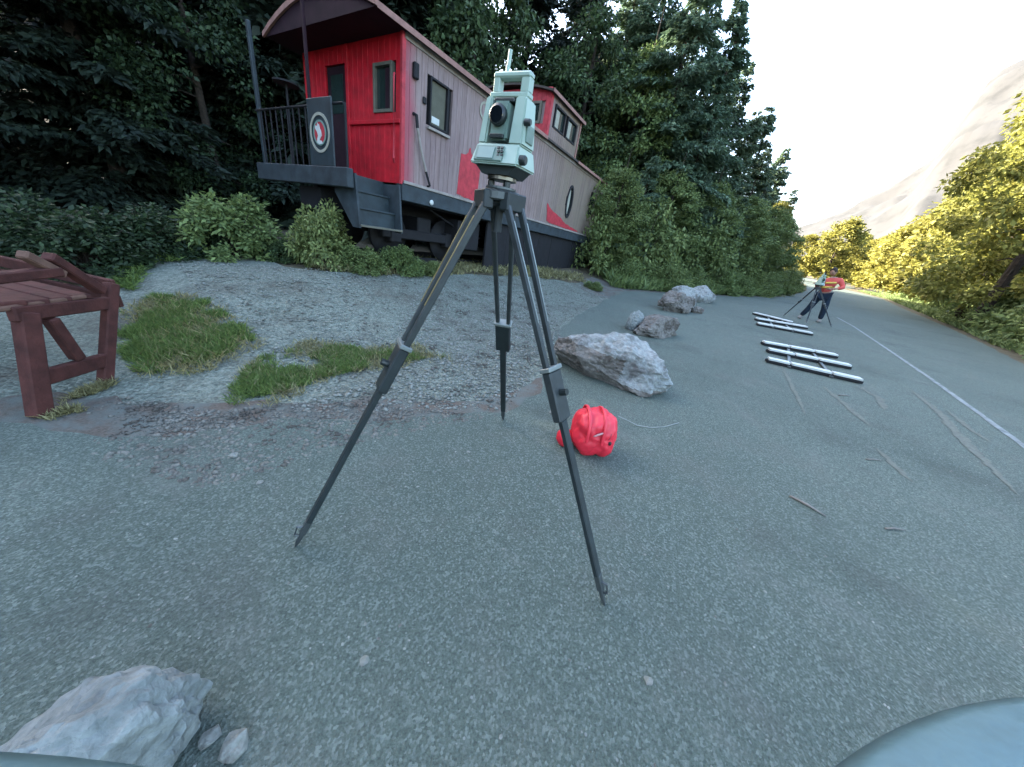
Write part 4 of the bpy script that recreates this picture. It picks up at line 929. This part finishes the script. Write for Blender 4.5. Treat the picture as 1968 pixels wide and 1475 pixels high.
bm = bmesh.new()   # pale goat figure: body, chest, head, beard, horns, legs
prism(bm, [(0.69, 2.36), (0.63, 2.35), (0.61, 2.31), (0.70, 2.30), (0.76, 2.33), (0.75, 2.38), (0.72, 2.42), (0.74, 2.47), (0.79, 2.52), (0.78, 2.56), (0.73, 2.55), (0.72, 2.60), (0.70, 2.55), (0.68, 2.58), (0.66, 2.52), (0.63, 2.48), (0.62, 2.42)], PX-0.116, PX-0.1095, 'x'); obj('emblem_figure', bm, M['white'], eb)
# steps
for xs_ in (-0.95, -0.06):
    bm = bmesh.new(); prism(bm, [(0.55, 1.95), (-0.02, 1.95), (-0.10, 1.14), (0.08, 1.14), (0.55, 1.65)], xs_-0.02, xs_+0.02, 'x'); obj('step_side', bm, M['sill'], CAB)
for q in range(3):
    z_ = 1.17+q*0.27; y_ = -0.10+q*0.16
    bm = bmesh.new(); box(bm, -0.928, -0.082, y_, y_+0.22, z_, z_+0.03, 0.004); st = obj('step', bm, M['tealblack'], CAB)
    bm = bmesh.new(); box(bm, -0.928, -0.082, y_+0.19, y_+0.21, z_+0.031, z_+0.268); obj('riser', bm, M['tealblack'], st)
    if q == 0:
        bm = bmesh.new(); box(bm, -0.95, -0.06, y_-0.025, y_-0.002, z_-0.005, z_+0.03, 0.003); obj('step_nosing', bm, M['sage'], st)

# ------------------------------------------------------------------ survey tripod + total station
def tripod(name, label, apex, feet, scale=1.0, collar=0.36, detailed=True):
    t = thing(name, label, 'tripod', (apex.x, apex.y, 0)); o0 = Vector((apex.x, apex.y, 0)); A = apex-o0
    s = scale
    bm = bmesh.new(); lathe(bm, [(0.078*s, -0.035*s), (0.085*s, -0.03*s), (0.085*s, -0.008*s), (0.07*s, 0)], tuple(A), 24); obj('tripod_head', bm, M['steel'], t, False)
    bm = bmesh.new(); lathe(bm, [(0.018*s, -0.14*s), (0.018*s, -0.05*s), (0.05*s, -0.04*s), (0.05*s, -0.036*s)], tuple(A), 12); obj('centre_screw', bm, M['legdark'], t)
    for i, f in enumerate(feet):
        F = Vector(f)-o0; dr = Vector((F.x, F.y, 0)).normalized(); sd = Vector((-dr.y, dr.x, 0))
        top = A+dr*0.065*s-Vector((0, 0, 0.035*s)); v = F-top; ax = v.normalized(); nrm = sd.cross(ax).normalized()
        c = top+v*collar; e = top+v*(collar+0.13)
        bm = bmesh.new()
        box(bm, -0.055*s, 0.055*s, -0.02*s, 0.02*s, -0.03*s, 0.03*s, 0.004*s, Matrix.Translation(top) @ Matrix(((sd.x, dr.x, 0), (sd.y, dr.y, 0), (0, 0, 1))).to_4x4())
        lg = obj('leg', bm, M['legdark'], t)
        for q in (-1, 1):
            bm = bmesh.new(); a = top+sd*q*0.042*s; b = c+sd*q*0.030*s; bar(bm, a, b+ax*0.02*s, 0.020*s, 0.026*s, nrm, 0.004*s); obj('upper_rod', bm, M['legmetal'], lg)
            if detailed:
                bm = bmesh.new(); a2 = a+(b-a)*0.12+nrm*0.0145*s*-1; b2 = a+(b-a)*0.72+nrm*0.0145*s*-1; bar(bm, a2, b2, 0.006*s, 0.002*s, nrm); obj('label_strip', bm, M['yellow'] if (i == 0) else M['legcollar'], lg)
        bm = bmesh.new(); bar(bm, c, c+ax*0.018*s, 0.098*s, 0.050*s, nrm, 0.003*s); obj('collar', bm, M['legcollar'], lg)
        bm = bmesh.new(); bar(bm, c+ax*0.018*s, e, 0.086*s, 0.040*s, nrm, 0.006*s); obj('clamp_block', bm, M['legmetal'] if i == 1 else M['legdark'], lg)
        bm = bmesh.new(); k0 = c+ax*0.11*s; tube(bm, [k0-nrm*0.02*s, k0-nrm*0.05*s], 0.014*s, 10); obj('clamp_knob', bm, M['darkplastic'], lg)
        bm = bmesh.new(); bar(bm, e, F-ax*0.16*s, 0.038*s, 0.024*s, nrm, 0.004*s); obj('lower_leg', bm, M['legdark'], lg)
        bm = bmesh.new(); bar(bm, F-ax*0.165*s, F-ax*0.085*s, 0.030*s, 0.028*s, nrm, 0.003*s); tube(bm, [F-ax*0.09*s, F-ax*0.03*s, F+ax*0.005*s], [0.013*s, 0.010*s, 0.002*s], 8); obj('foot_spike', bm, M['steel'], lg)
        bm = bmesh.new(); p0 = F-ax*0.13*s; tube(bm, [p0, p0+dr*0.035*s+Vector((0, 0, .008*s)), p0+dr*0.05*s-Vector((0, 0, .035*s)), F-ax*0.07*s], 0.006*s, 6); obj('foot_pedal', bm, M['steel'], lg)
    return t
APEX = Vector((-0.145, 1.405, 1.585))
tripod('survey_tripod', 'tall dark survey tripod standing in the centre of the asphalt', APEX, [G(567, 1052), G(1162, 1165), G(967, 808)])

def total_station(label, loc, rz, s=1.0, lean=(0, 0), full=True):
    t = thing('survey_instrument', label, 'survey instrument', loc, (lean[0], lean[1], rz)); t.scale = (s, s, s)
    bm = bmesh.new(); lathe(bm, [(0.062, 0.0), (0.066, 0.004), (0.066, 0.012), (0.05, 0.014)], seg=24); obj('base_plate', bm, M['steel'], t)
    for k in range(3):
        a = R(90+120*k); bm = bmesh.new(); lathe(bm, [(0.010, 0.010), (0.015, 0.014), (0.015, 0.032), (0.010, 0.036)], (0.045*math.cos(a), 0.045*math.sin(a), 0), 12); obj('foot_screw', bm, M['darkplastic'], t)
    bm = bmesh.new(); lathe(bm, [(0.05, 0.036), (0.063, 0.038), (0.063, 0.05), (0.05, 0.053)], seg=24); obj('tribrach', bm, M['brass'], t)
    bm = bmesh.new(); prism(bm, [(-0.062, 0.052), (0.062, 0.052), (0.095, 0.082), (-0.095, 0.082)], -0.07, 0.075, 'y'); obj('lower_housing', bm, M['darkplastic'], t)
    # skirt / keyboard body
    def frustum(bm, z0, z1, a0, a1, b0, b1, bv=0.006):
        v = [bm.verts.new(p) for p in ((-a0[0], -a0[1], z0), (a1[0], -a0[1], z0), (a1[0], a1[1], z0), (-a0[0], a1[1], z0), (-b0[0], -b0[1], z1), (b1[0], -b0[1], z1), (b1[0], b1[1], z1), (-b0[0], b1[1], z1))]
        f = [bm.faces.new([v[i] for i in q]) for q in ((0, 3, 2, 1), (4, 5, 6, 7), (0, 1, 5, 4), (1, 2, 6, 5), (2, 3, 7, 6), (3, 0, 4, 7))]
        if bv: bmesh.ops.bevel(bm, geom=list({e for q in f for e in q.edges}), offset=bv, segments=2, affect='EDGES')
    bm = bmesh.new(); frustum(bm, 0.083, 0.158, (0.110, 0.098), (0.112, 0.088), (0.098, 0.068), (0.100, 0.07)); body = obj('alidade', bm, M['mint'], t)
    bm = bmesh.new(); Mx = Matrix.Translation((-0.018, -0.086, 0.120)) @ Matrix.Rotation(R(-22), 4, 'X'); box(bm, -0.072, 0.060, -0.004, 0.004, -0.030, 0.030, 0.003, Mx); kb = obj('keyboard', bm, M['mintdark'], t)
    bm = bmesh.new(); Mx = Matrix.Translation((-0.030, -0.0905, 0.121)) @ Matrix.Rotation(R(-22), 4, 'X'); box(bm, -0.045, 0.030, -0.0025, 0.0025, -0.022, 0.022, 0, Mx); obj('screen', bm, M['lcd'], kb)
    if full:
        for q in range(4):
            for j in range(2):
                bm = bmesh.new(); Mx = Matrix.Translation((0.022+j*0.016, -0.0905-0.0, 0.138-q*0.0115)) @ Matrix.Rotation(R(-22), 4, 'X'); box(bm, -0.005, 0.005, -0.003, 0.003, -0.0035, 0.0035, 0, Mx @ Matrix.Translation((0, -0.002+0.001*q, 0))); obj('key', bm, M['darkplastic'], kb)
    # standards
    bm = bmesh.new(); frustum(bm, 0.158, 0.318, (-0.042, 0.060), (0.104, 0.062), (-0.046, 0.044), (0.092, 0.046)); obj('side_column', bm, M['mint'], t)
    bm = bmesh.new(); frustum(bm, 0.158, 0.318, (0.102, 0.060), (-0.064, 0.062), (0.088, 0.044), (-0.058, 0.046)); obj('side_column', bm, M['mint'], t)
    bm = bmesh.new(); box(bm, 0.098, 0.108, -0.030, 0.034, 0.175, 0.235, 0.003); obj('battery_cover', bm, M['mintdark'], t)
    for z_, r_ in ((0.235, 0.012), (0.108, 0.018)):
        bm = bmesh.new(); lathe(bm, [(r_, 0), (r_, 0.02), (r_*.8, 0.026)], seg=16, M=Matrix.Translation((0.099 if z_ > .2 else 0.108, -0.045 if z_ > .2 else -0.06, z_)) @ Matrix.Rotation(R(90), 4, 'Y')); obj('drive_knob', bm, M['darkplastic'], t)
    # telescope
    bm = bmesh.new(); frustum(bm, 0.172, 0.300, (0.050, 0.062), (0.030, 0.06), (0.046, 0.058), (0.028, 0.058), 0.008); ts_ = obj('telescope', bm, M['mintdark'], t)
    bm = bmesh.new(); Mx = Matrix.Translation((-0.010, -0.060, 0.250)) @ Matrix.Rotation(R(90), 4, 'X'); lathe(bm, [(0.036, 0), (0.036, 0.018), (0.030, 0.022)], seg=28, M=Mx); ln = obj('objective_ring', bm, M['darkplastic'], ts_, False)
    bm = bmesh.new(); lathe(bm, [(0.029, 0.0), (0.027, 0.0015)], seg=24, M=Matrix.Translation((-0.010, -0.0822, 0.250)) @ Matrix.Rotation(R(90), 4, 'X')); obj('lens', bm, M['lens'], ln)
    bm = bmesh.new(); box(bm, -0.042, 0.022, -0.072, -0.060, 0.176, 0.190, 0.002); obj('sight_window', bm, M['darkplastic'], ts_)
    bm = bmesh.new(); box(bm, -0.050, 0.040, -0.045, 0.045, 0.298, 0.312, 0.003); obj('telescope_cap', bm, M['darkplastic'], ts_)
    # handle
    bm = bmesh.new(); box(bm, -0.088, 0.086, -0.022, 0.024, 0.320, 0.338, 0.004); box(bm, -0.078, -0.050, -0.018, 0.020, 0.336, 0.385, 0.004); box(bm, 0.045, 0.084, -0.018, 0.020, 0.336, 0.385, 0.004); box(bm, -0.080, 0.084, -0.020, 0.022, 0.381, 0.402, 0.006); obj('handle', bm, M['mint'], t)
    bm = bmesh.new(); tube(bm, [(-0.030, 0.0, 0.400), (-0.030, 0, 0.420), (-0.028, 0, 0.425), (-0.026, 0, 0.470)], [0.009, 0.009, 0.008, 0.008], 10); obj('antenna', bm, M['mint'], t)
    return t
total_station('mint green survey instrument mounted on the near tripod', APEX+Vector((0, 0, 0.001)), R(-24), 0.85, (0, R(1.0)))

# ------------------------------------------------------------------ red bag and cord
def bag():
    t = thing('bag', 'bright red rounded bag lying on the asphalt behind the right tripod leg', 'bag', (G(1142, 822, .2).x, G(1142, 822, .2).y, 0))
    bm = bmesh.new(); bmesh.ops.create_icosphere(bm, subdivisions=5, radius=1.0)
    for v in bm.verts:
        q = v.co.copy(); a = math.atan2(q.z, q.x+0.3*q.y)
        rdg = abs(math.sin(a*3.5+q.y*1.8+0.8*noise.noise(q*1.5)))**0.5
        sq = (abs(q.x)**3.4+abs(q.y)**3.4+abs(q.z)**3.4)**(-1/3.4)
        rr = (0.88+0.06*rdg+0.10*noise.noise(q*2.2+Vector((3, 1, 0)))+0.035*noise.noise(q*6))*(0.25+0.75*sq)
        v.co = Vector((q.x*0.175*rr, q.y*0.16*rr, q.z*0.185*rr)); v.co.z = max(v.co.z, -0.168)
    b = obj('bag_body', bm, M['bag'], t, True); b.location.z = 0.17
    for k, xx in enumerate((-0.075, 0.035)):                       # two webbing straps over the shell
        bm = bmesh.new(); prev = None; ring_ = []
        for i in range(19):
            a_ = R(-95+190*i/18); yy = -math.cos(a_ - R(90)) if False else math.sin(a_); zz = math.cos(a_)
            d_ = Vector((xx*1.0, yy*0.15, zz*0.16)); n_ = Vector((0, yy, zz)).normalized()
            hit = b.data and None
            sq = (abs(xx/0.175)**3.4+abs(yy)**3.4+abs(zz)**3.4)**(-1/3.4)
            rr = 0.955*(0.25+0.75*sq)+0.02; p = Vector((xx, yy*0.16*rr, max(0.004, 0.17+zz*0.185*rr)))
            ring_.append((p+n_*0.006, p-n_*0.004))
        for i in range(18):
            q = []
            for (o_, n2) in (ring_[i], ring_[i+1]):
                q += [o_+Vector((-.011, 0, 0)), o_+Vector((.011, 0, 0)), n2+Vector((.011, 0, 0)), n2+Vector((-.011, 0, 0))]
            v = [bm.verts.new(c_) for c_ in q]
            for f_ in ((0, 1, 5, 4), (1, 2, 6, 5), (2, 3, 7, 6), (3, 0, 4, 7)): bm.faces.new([v[j] for j in f_])
        bmesh.ops.remove_doubles(bm, verts=bm.verts, dist=1e-4); obj('strap', bm, M['bag'], t, True)
    for x_, z_, r_ in ((0.098, 0.165, 0.013), (0.090, 0.070, 0.014)):
        y_ = -math.sqrt(max(0.0, 1-(x_/0.178)**2-((z_-.17)/.19)**2))*0.163
        bm = bmesh.new(); lathe(bm, [(r_, -0.008), (r_, 0.010), (r_*.6, 0.012)], seg=12, M=Matrix.Translation((x_, y_, z_)) @ Matrix.Rotation(R(90), 4, 'X') @ Matrix.Rotation(R(-30), 4, 'Y')); obj('vent', bm, M['darkplastic'], t)
    bm = bmesh.new(); bmesh.ops.create_icosphere(bm, subdivisions=2, radius=1.0, matrix=Matrix.Translation((0.088, -0.128, 0.215)) @ Matrix.Rotation(0.2, 4, 'Y') @ Matrix.Diagonal((0.010, 0.012, 0.034, 1))); obj('zip_flap', bm, M['redpatch'], t, True)
    bm = bmesh.new(); bmesh.ops.create_icosphere(bm, subdivisions=2, radius=1.0, matrix=Matrix.Translation((0.00, -0.150, 0.235)) @ Matrix.Rotation(1.0, 4, 'Y') @ Matrix.Diagonal((0.008, 0.008, 0.045, 1))); obj('piping', bm, M['bagpatch'], t, True)
    bm = bmesh.new(); bmesh.ops.create_icosphere(bm, subdivisions=3, radius=1.0)
    for v in bm.verts:
        q = v.co.copy(); rr = 1+0.12*noise.noise(q*2.5); v.co = Vector((-0.20+q.x*0.065*rr, 0.0+q.y*0.06*rr, max(0.003, 0.075+q.z*0.075*rr)))
    obj('side_pocket', bm, M['bag'], t, True)
bag()
bm = bmesh.new(); P0 = [G(1188, 800, .12), G(1205, 808, .05), G(1225, 818, .012), G(1250, 822, .010), G(1275, 821, .010), G(1305, 813, .010)]
tube(bm, P0, 0.004, 6); tag(obj('cord', bm, M['cord'], None, True), 'thin pale cord trailing right from the red bag', 'cord')

# sticks
def stick(p, q, r0, label):
    bm = bmesh.new(); a = G(*p, 0.012); b = G(*q, 0.014); m_ = a.lerp(b, .5)+Vector((0.004, 0.006, 0.003)); tube(bm, [a, m_, b], [r0, r0*1.1, r0*.6], 7); tag(obj('stick', bm, M['stick'], None, True), label, 'stick', 'sticks on the asphalt')
stick((1518, 953), (1588, 993), 0.008, 'longest pale stick lying on the asphalt right of centre')
stick((1665, 883), (1693, 885), 0.006, 'short dark twig beside the pale scuff on the right')
stick((1702, 1016), (1738, 1019), 0.006, 'short pale twig nearest the right picture edge')
stick((1612, 760), (1632, 761), 0.008, 'tiny twig below the white barricade rails')

# ------------------------------------------------------------------ white barricades lying flat
def barricade(label, rows, posts, wd, z, seed):
    c = G(*rows[1][0]); t = thing('barricade', label, 'barricade', (c.x, c.y, 0), group='white barricades lying on the asphalt')
    o0 = Vector((c.x, c.y, 0))
    for i, (a, b) in enumerate(rows):
        A = G(*a, z)-o0; B = G(*b, z)-o0; v = (B-A)
        bm = bmesh.new(); bar(bm, A-v.normalized()*.02-Vector((0, 0, .040)), B+v.normalized()*.02-Vector((0, 0, .040)), wd*1.0, 0.04, (0, 0, 1), 0.004); rl = obj('rail', bm, M['black'], t)  # black strip standing in for the shadow gap under each white board
        cuts = [0]+posts[i]+[1]
        for k in range(len(cuts)-1):
            s0_ = A+v*(cuts[k]+(0.012 if k else 0)); s1_ = A+v*(cuts[k+1]-(0.012 if k < len(cuts)-2 else 0))
            bm = bmesh.new(); bar(bm, s0_, s1_, wd, 0.032, (0, 0, 1), 0.003); obj('white_panel', bm, M['white'], rl)
    for k in range(len(posts[0])):
        pts = [G(*rows[i][0], z)*(1-posts[i][k])+G(*rows[i][1], z)*posts[i][k]-o0 for i in (0, len(rows)-1)]
        v = (pts[1]-pts[0]).normalized(); bm = bmesh.new(); bar(bm, pts[0]-v*.12-Vector((0, 0, .05)), pts[1]+v*.10-Vector((0, 0, .05)), 0.05, 0.03, (0, 0, 1), 0.004); obj('post', bm, M['steel'], t)
barricade('near white barricade of three rails lying flat on the asphalt', [((1468, 657), (1607, 682)), ((1478, 671), (1633, 702)), ((1477, 689), (1655, 729))], [[.36, .70], [.33, .62], [.25, .70]], 0.13, 0.075, 1)
barricade('far white barricade lying flat at the surveyor feet', [((1450, 601), (1522, 619)), ((1454, 612), (1550, 628)), ((1457, 621), (1560, 640))], [[.4, .75], [.35, .7], [.30, .66]], 0.15, 0.075, 2)

# ------------------------------------------------------------------ red timber bench
def bench():
    t = thing('picnic_bench', 'red stained rustic timber bench at the left edge of the gravel', 'bench', (-3.2, 1.85, 0))
    o0 = Vector((-3.2, 1.85, 0))
    def beam(name, a, b, w1, w2, mat='wood_red', up=(0, 0, 1)):
        bm = bmesh.new(); bar(bm, Vector(a)-o0, Vector(b)-o0, w1, w2, up, 0.008); return obj(name, bm, M[mat], t)
    fl = G(78, 800); bl = G(202, 738)
    def on(px, py, base):  # point above the plane that holds the end frame
        n_ = (bl-fl).cross(Vector((0, 0, 1))).normalized(); d = ray(px, py); o = Vector((0, 0, CAM_H)); k = (base-o).dot(n_)/d.dot(n_); return o+d*k
    F = lambda px, py: on(px, py, fl)
    beam('leg', fl, F(48, 600), 0.09, 0.08, up=(1, 0, 0)); beam('leg', bl, F(214, 545), 0.07, 0.07, up=(1, 0, 0))
    beam('brace', F(95, 612), F(150, 690), 0.06, 0.07, up=(1, 0, 0)); beam('cross_rail', F(70, 730), F(208, 690), 0.05, 0.10, up=(0, 0, 1))
    beam('cross_rail', F(20, 605), F(212, 582), 0.05, 0.09)
    back = Vector((-1.9, 0.35, 0))
    for k, (px, py) in enumerate([(30, 585), (75, 582), (120, 577), (160, 572)]):
        a = F(px, py); beam('seat_board', a, a+back, 0.10, 0.035)
    beam('seat_edge', F(-10, 597), F(165, 570), 0.02, 0.03, 'wood_top')
    a = F(218, 545); 
    for dz in (-0.02, -0.14): beam('back_board', a+Vector((0, 0, dz)), a+back+Vector((0, 0, dz)), 0.035, 0.095)
    far = F(100, 500); beam('arm_rail', F(195, 560), F(90, 492), 0.07, 0.06); beam('arm_rail', F(112, 522), F(-60, 540), 0.07, 0.06)
    beam('arm_rail', F(40, 488), F(120, 528), 0.06, 0.05, 'wood_top')
    beam('leg', fl+back, fl+back+Vector((0, 0, 0.5)), 0.12, 0.09, up=(1, 0, 0)); beam('leg', bl+back, bl+back+Vector((0, 0, 0.75)), 0.07, 0.07, up=(1, 0, 0))
bench()

# ------------------------------------------------------------------ person at the second tripod
def skin(name, verts, edges, rads, mat, parent, sub=2, root=0):
    me = bpy.data.meshes.new(name); me.from_pydata([tuple(v) for v in verts], edges, []); me.update()
    o = bpy.data.objects.new(name, me); COL.objects.link(o); o.parent = parent
    md = o.modifiers.new('skin', 'SKIN'); sv = me.skin_vertices[0].data
    for i, r_ in enumerate(rads): sv[i].radius = (r_, r_) if not isinstance(r_, tuple) else r_
    for i in range(len(rads)): sv[i].use_root = (i == root)
    sb = o.modifiers.new('sub', 'SUBSURF'); sb.levels = sub; sb.render_levels = sub
    md.use_smooth_shade = True
    me.materials.append(mat); return o
def person():
    base = Vector((10.05, 11.95, 0)); t = thing('person', 'surveyor in a coral red shirt and dark jeans bending over the far tripod', 'person', base)
    # local frame: facing = towards the tripod (toward camera left)
    fc = (Vector((9.55, 11.55, 0))-base).normalized(); rg = Vector((fc.y, -fc.x, 0))
    # image right of the person
    ir = Vector((0.77, -0.64, 0)); 
    def P(a, b, z): return ir*a + (-ir.cross(Vector((0, 0, 1))))*0 + Vector((ir.y, -ir.x, 0))*b + Vector((0, 0, z))
    # a: along picture right, b: towards the camera (negative y-ish)
    LZ = lambda a: -a*0.194   # the figure leans, so the ground lies at this height in its own frame
    V = [P(0, 0, 0.95), P(-0.01, 0, 1.08), P(0.05, 0.03, 1.24), P(0.12, 0.06, 1.40), P(0.11, 0.08, 1.50),      # pelvis, waist, chest, shoulders, neck
         P(-0.12, 0.0, 0.88), P(-0.27, 0.03, 0.50), P(-0.46, 0.0, 0.10+LZ(-.46)),                                       # leg (picture left), striding out
         P(0.10, 0.0, 0.88), P(0.10, 0.05, 0.48), P(0.06, 0.0, 0.10+LZ(.06)),                                          # other leg
         P(-0.05, 0.10, 1.38), P(-0.22, 0.22, 1.18), P(-0.27, 0.42, 1.28),                                     # arm to the instrument
         P(0.30, 0.04, 1.37), P(0.42, 0.18, 1.14), P(0.14, 0.38, 1.10)]                                        # arm with elbow out
    E = [(0, 1), (1, 2), (2, 3), (3, 4), (0, 5), (5, 6), (6, 7), (0, 8), (8, 9), (9, 10), (3, 11), (11, 12), (12, 13), (3, 14), (14, 15), (15, 16)]
    rr = [0.15, 0.14, 0.155, 0.13, 0.06, 0.10, 0.072, 0.048, 0.10, 0.072, 0.048, 0.065, 0.046, 0.032, 0.065, 0.046, 0.032]
    t.rotation_mode = 'QUATERNION'; t.rotation_quaternion = Matrix.Rotation(R(11), 3, Vector((-0.65, -0.76, 0)).normalized()).to_quaternion(); t.location += ir*0.22
    skin('body', V, E, rr, M['skin'], t)
    grow = 1.14
    sV = [V[i] for i in (0, 1, 2, 3, 11, 12, 14, 15)]; sV[0] = sV[0]+Vector((0, 0, .03))
    sV.append(V[12].lerp(V[13], .6)); sV.append(V[15].lerp(V[16], .55)); sV.append(V[3].lerp(V[4], .45))
    skin('shirt', sV, [(0, 1), (1, 2), (2, 3), (3, 4), (4, 5), (3, 6), (6, 7), (5, 8), (7, 9), (3, 10)], [.185, .17, .185, .165, .088, .068, .088, .068, .058, .058, .085], M['vest'], t)
    for z_, k in ((1.16, 0), (1.30, 1)):
        bm = bmesh.new(); c = P(0.02 if z_ < 1.2 else 0.08, 0.02+0.02*k, z_); Mx = Matrix.Translation(c); lathe(bm, [(0.196, -0.028), (0.200, 0), (0.196, 0.028)], seg=22, M=Mx @ Matrix.Diagonal((1.0, 0.98, 1, 1))); obj('reflective_band', bm, M['vesty'], t, True)
    pV = [V[i] for i in (0, 5, 6, 7, 8, 9, 10)]
    skin('jeans', pV, [(0, 1), (1, 2), (2, 3), (0, 4), (4, 5), (5, 6)], [.17, .125, .095, .075, .125, .095, .075], M['denim'], t)
    for f in (V[7], V[10]):
        bm = bmesh.new(); d = (P(-0.05, 0.20, 0)).normalized()
        c = Vector((f.x, f.y, f.z-0.10)); Mx = Matrix.Translation(c) @ Matrix.Rotation(math.atan2(d.y, d.x), 4, 'Z')
        v = bmesh.ops.create_icosphere(bm, subdivisions=3, radius=1.0)['verts']
        for q in v:
            q.co = Vector((q.co.x*0.145+0.06, q.co.y*0.052, max(0.006, q.co.z*(0.075 if q.co.x < 0 else 0.05)+0.05)))
        bmesh.ops.transform(bm, matrix=Mx, verts=v); obj('boot', bm, M['shoe'], t, True)
    # head, tilted down towards the instrument
    hc = P(0.08, 0.14, 1.64); Mh = Matrix.Translation(hc) @ Matrix.Rotation(R(200), 4, 'Z') @ Matrix.Rotation(R(20), 4, 'Y')
    bm = bmesh.new(); v = bmesh.ops.create_icosphere(bm, subdivisions=4, radius=1.0)['verts']
    for q in v:
        c = q.co; jaw = 1-0.22*max(0, -c.z); q.co = Vector((c.x*0.098*jaw+(0.012 if c.z < 0 and c.x > 0 else 0), c.y*0.078*jaw, c.z*0.118))
        if c.x > .9 and abs(c.y) < .25 and abs(c.z) < .3: pass
    for s_ in (-1, 1):
        e = bmesh.ops.create_icosphere(bm, subdivisions=2, radius=1.0, matrix=Matrix.Translation((0.0, s_*0.078, -0.01)) @ Matrix.Diagonal((0.022, 0.010, 0.032, 1)))['verts']; v += e
    v += bmesh.ops.create_cone(bm, segments=8, radius1=0.018, radius2=0.006, depth=0.04, matrix=Matrix.Translation((0.103, 0, -0.012)) @ Matrix.Rotation(R(75), 4, 'Y'))['verts']
    bmesh.ops.transform(bm, matrix=Mh, verts=list(bm.verts)); hd = obj('head', bm, M['skin'], t, True)
    for s_ in (-1, 1):
        bm = bmesh.new(); bmesh.ops.create_icosphere(bm, subdivisions=2, radius=0.010, matrix=Mh @ Matrix.Translation((0.088, s_*0.032, 0.012))); obj('eye', bm, M['darkplastic'], hd, True)
    bm = bmesh.new(); bmesh.ops.create_icosphere(bm, subdivisions=1, radius=1.0, matrix=Mh @ Matrix.Translation((0.092, 0, -0.055)) @ Matrix.Diagonal((0.008, 0.024, 0.005, 1))); obj('mouth', bm, M['redpatch'], hd)
    bm = bmesh.new(); v = bmesh.ops.create_icosphere(bm, subdivisions=3, radius=1.0)['verts']
    for q in v:
        c = q.co.copy(); q.co = Vector((c.x*0.108-0.014, c.y*0.090, max(c.z*0.118, -0.03 if c.x > -.2 else -.09)+0.028))*(1+.06*noise.noise(c*4))
        if c.x > .3 and c.z < .45: q.co.x = min(q.co.x, 0.05)
    bmesh.ops.transform(bm, matrix=Mh, verts=list(bm.verts)); obj('hair', bm, M['hair'], t, True)
    # hands: palm with five short skinned finger chains
    for h, toward in ((V[13], P(-0.04, 0.10, 0.02)), (V[16], P(-0.10, 0.05, 0.02))):
        d = toward.normalized(); sd = d.cross(Vector((0, 0, 1))).normalized(); upn = sd.cross(d)
        hv = [h, h+d*0.05, h+d*0.085]; he = [(0, 1), (1, 2)]; hr = [0.026, 0.034, 0.030]
        for k, ln_ in enumerate((0.065, 0.075, 0.07, 0.055)):
            b = h+d*0.085+sd*(k-1.5)*0.021; i0 = len(hv); hv += [b, b+d*ln_*.55-upn*0.008, b+d*ln_*.85-upn*0.030]; he += [(2, i0), (i0, i0+1), (i0+1, i0+2)]; hr += [.010, .009, .008]
        i0 = len(hv); hv += [h+d*0.03-sd*0.035, h+d*0.065-sd*0.055-upn*0.01, h+d*.085-sd*.05-upn*.02]; he += [(1, i0), (i0, i0+1), (i0+1, i0+2)]; hr += [.013, .011, .009]
        skin('hand', hv, he, hr, M['skin'], t, 1)
person()
AP2 = atdist(1572, 553, 15.0)
print('AP2', AP2)
tripod('survey_tripod', 'dark survey tripod in front of the surveyor down the road', AP2, [G(1505, 608), G(1598, 630), G(1549, 622)], 1.0, 0.38, False)
total_station('pale survey instrument on the far tripod under the surveyor hands', AP2, R(20), 1.0, (0, 0), False)

# ------------------------------------------------------------------ prop guards of the camera drone (both bottom corners)
def drone():
    t = thing('drone', 'pale blue plastic propeller guards of the camera drone in the two bottom corners', 'drone', (0, 0, CAM_H-0.10))
    zz = CAM_H-0.08; o0 = Vector((0, 0, CAM_H-0.10))
    def circ(p):
        (x1, y1), (x2, y2), (x3, y3) = [tuple(G(*q, zz)[:2]) for q in p]
        a = np.array([[x2-x1, y2-y1], [x3-x1, y3-y1]])*2; b = np.array([x2*x2-x1*x1+y2*y2-y1*y1, x3*x3-x1*x1+y3*y3-y1*y1]); c = np.linalg.solve(a, b); return float(c[0]), float(c[1]), math.hypot(x1-c[0], y1-c[1])
    for p in ([(1604, 1475), (1740, 1386), (1968, 1325)], [(0, 1425), (200, 1444), (380, 1475)]):
        x, y, r_ = circ(p); r_ = abs(r_)
        c = Vector((x, y, zz))-o0
        bm = bmesh.new()
        lathe(bm, [(r_*0.5, 0.004), (r_*0.86, 0.003), (r_*0.965, 0.001), (r_*0.992, -0.0012), (r_, -0.004), (r_*0.985, -0.007), (r_*0.97, -0.010), (r_*0.9, -0.012), (r_*.5, -0.012)], tuple(c), 220); g_ = obj('propeller_guard', bm, M['guard'], t, True)
        print('guard', round(x, 3), round(y, 3), round(r_, 3))
        for k in range(12):
            a = 2*math.pi*k/12+.2; bm = bmesh.new(); q0 = c+Vector((math.cos(a), math.sin(a), 0))*r_*.55+Vector((0, 0, .004)); q1 = c+Vector((math.cos(a), math.sin(a), 0))*r_*.96+Vector((0, 0, .0022)); bar(bm, q0, q1, r_*.012, 0.0016); obj('guard_rib', bm, M['guard'], g_)
    bm = bmesh.new(); box(bm, -0.03, 0.03, -0.09, -0.02, -0.005, 0.02, 0.004); obj('drone_body', bm, M['darkplastic'], t)
drone()
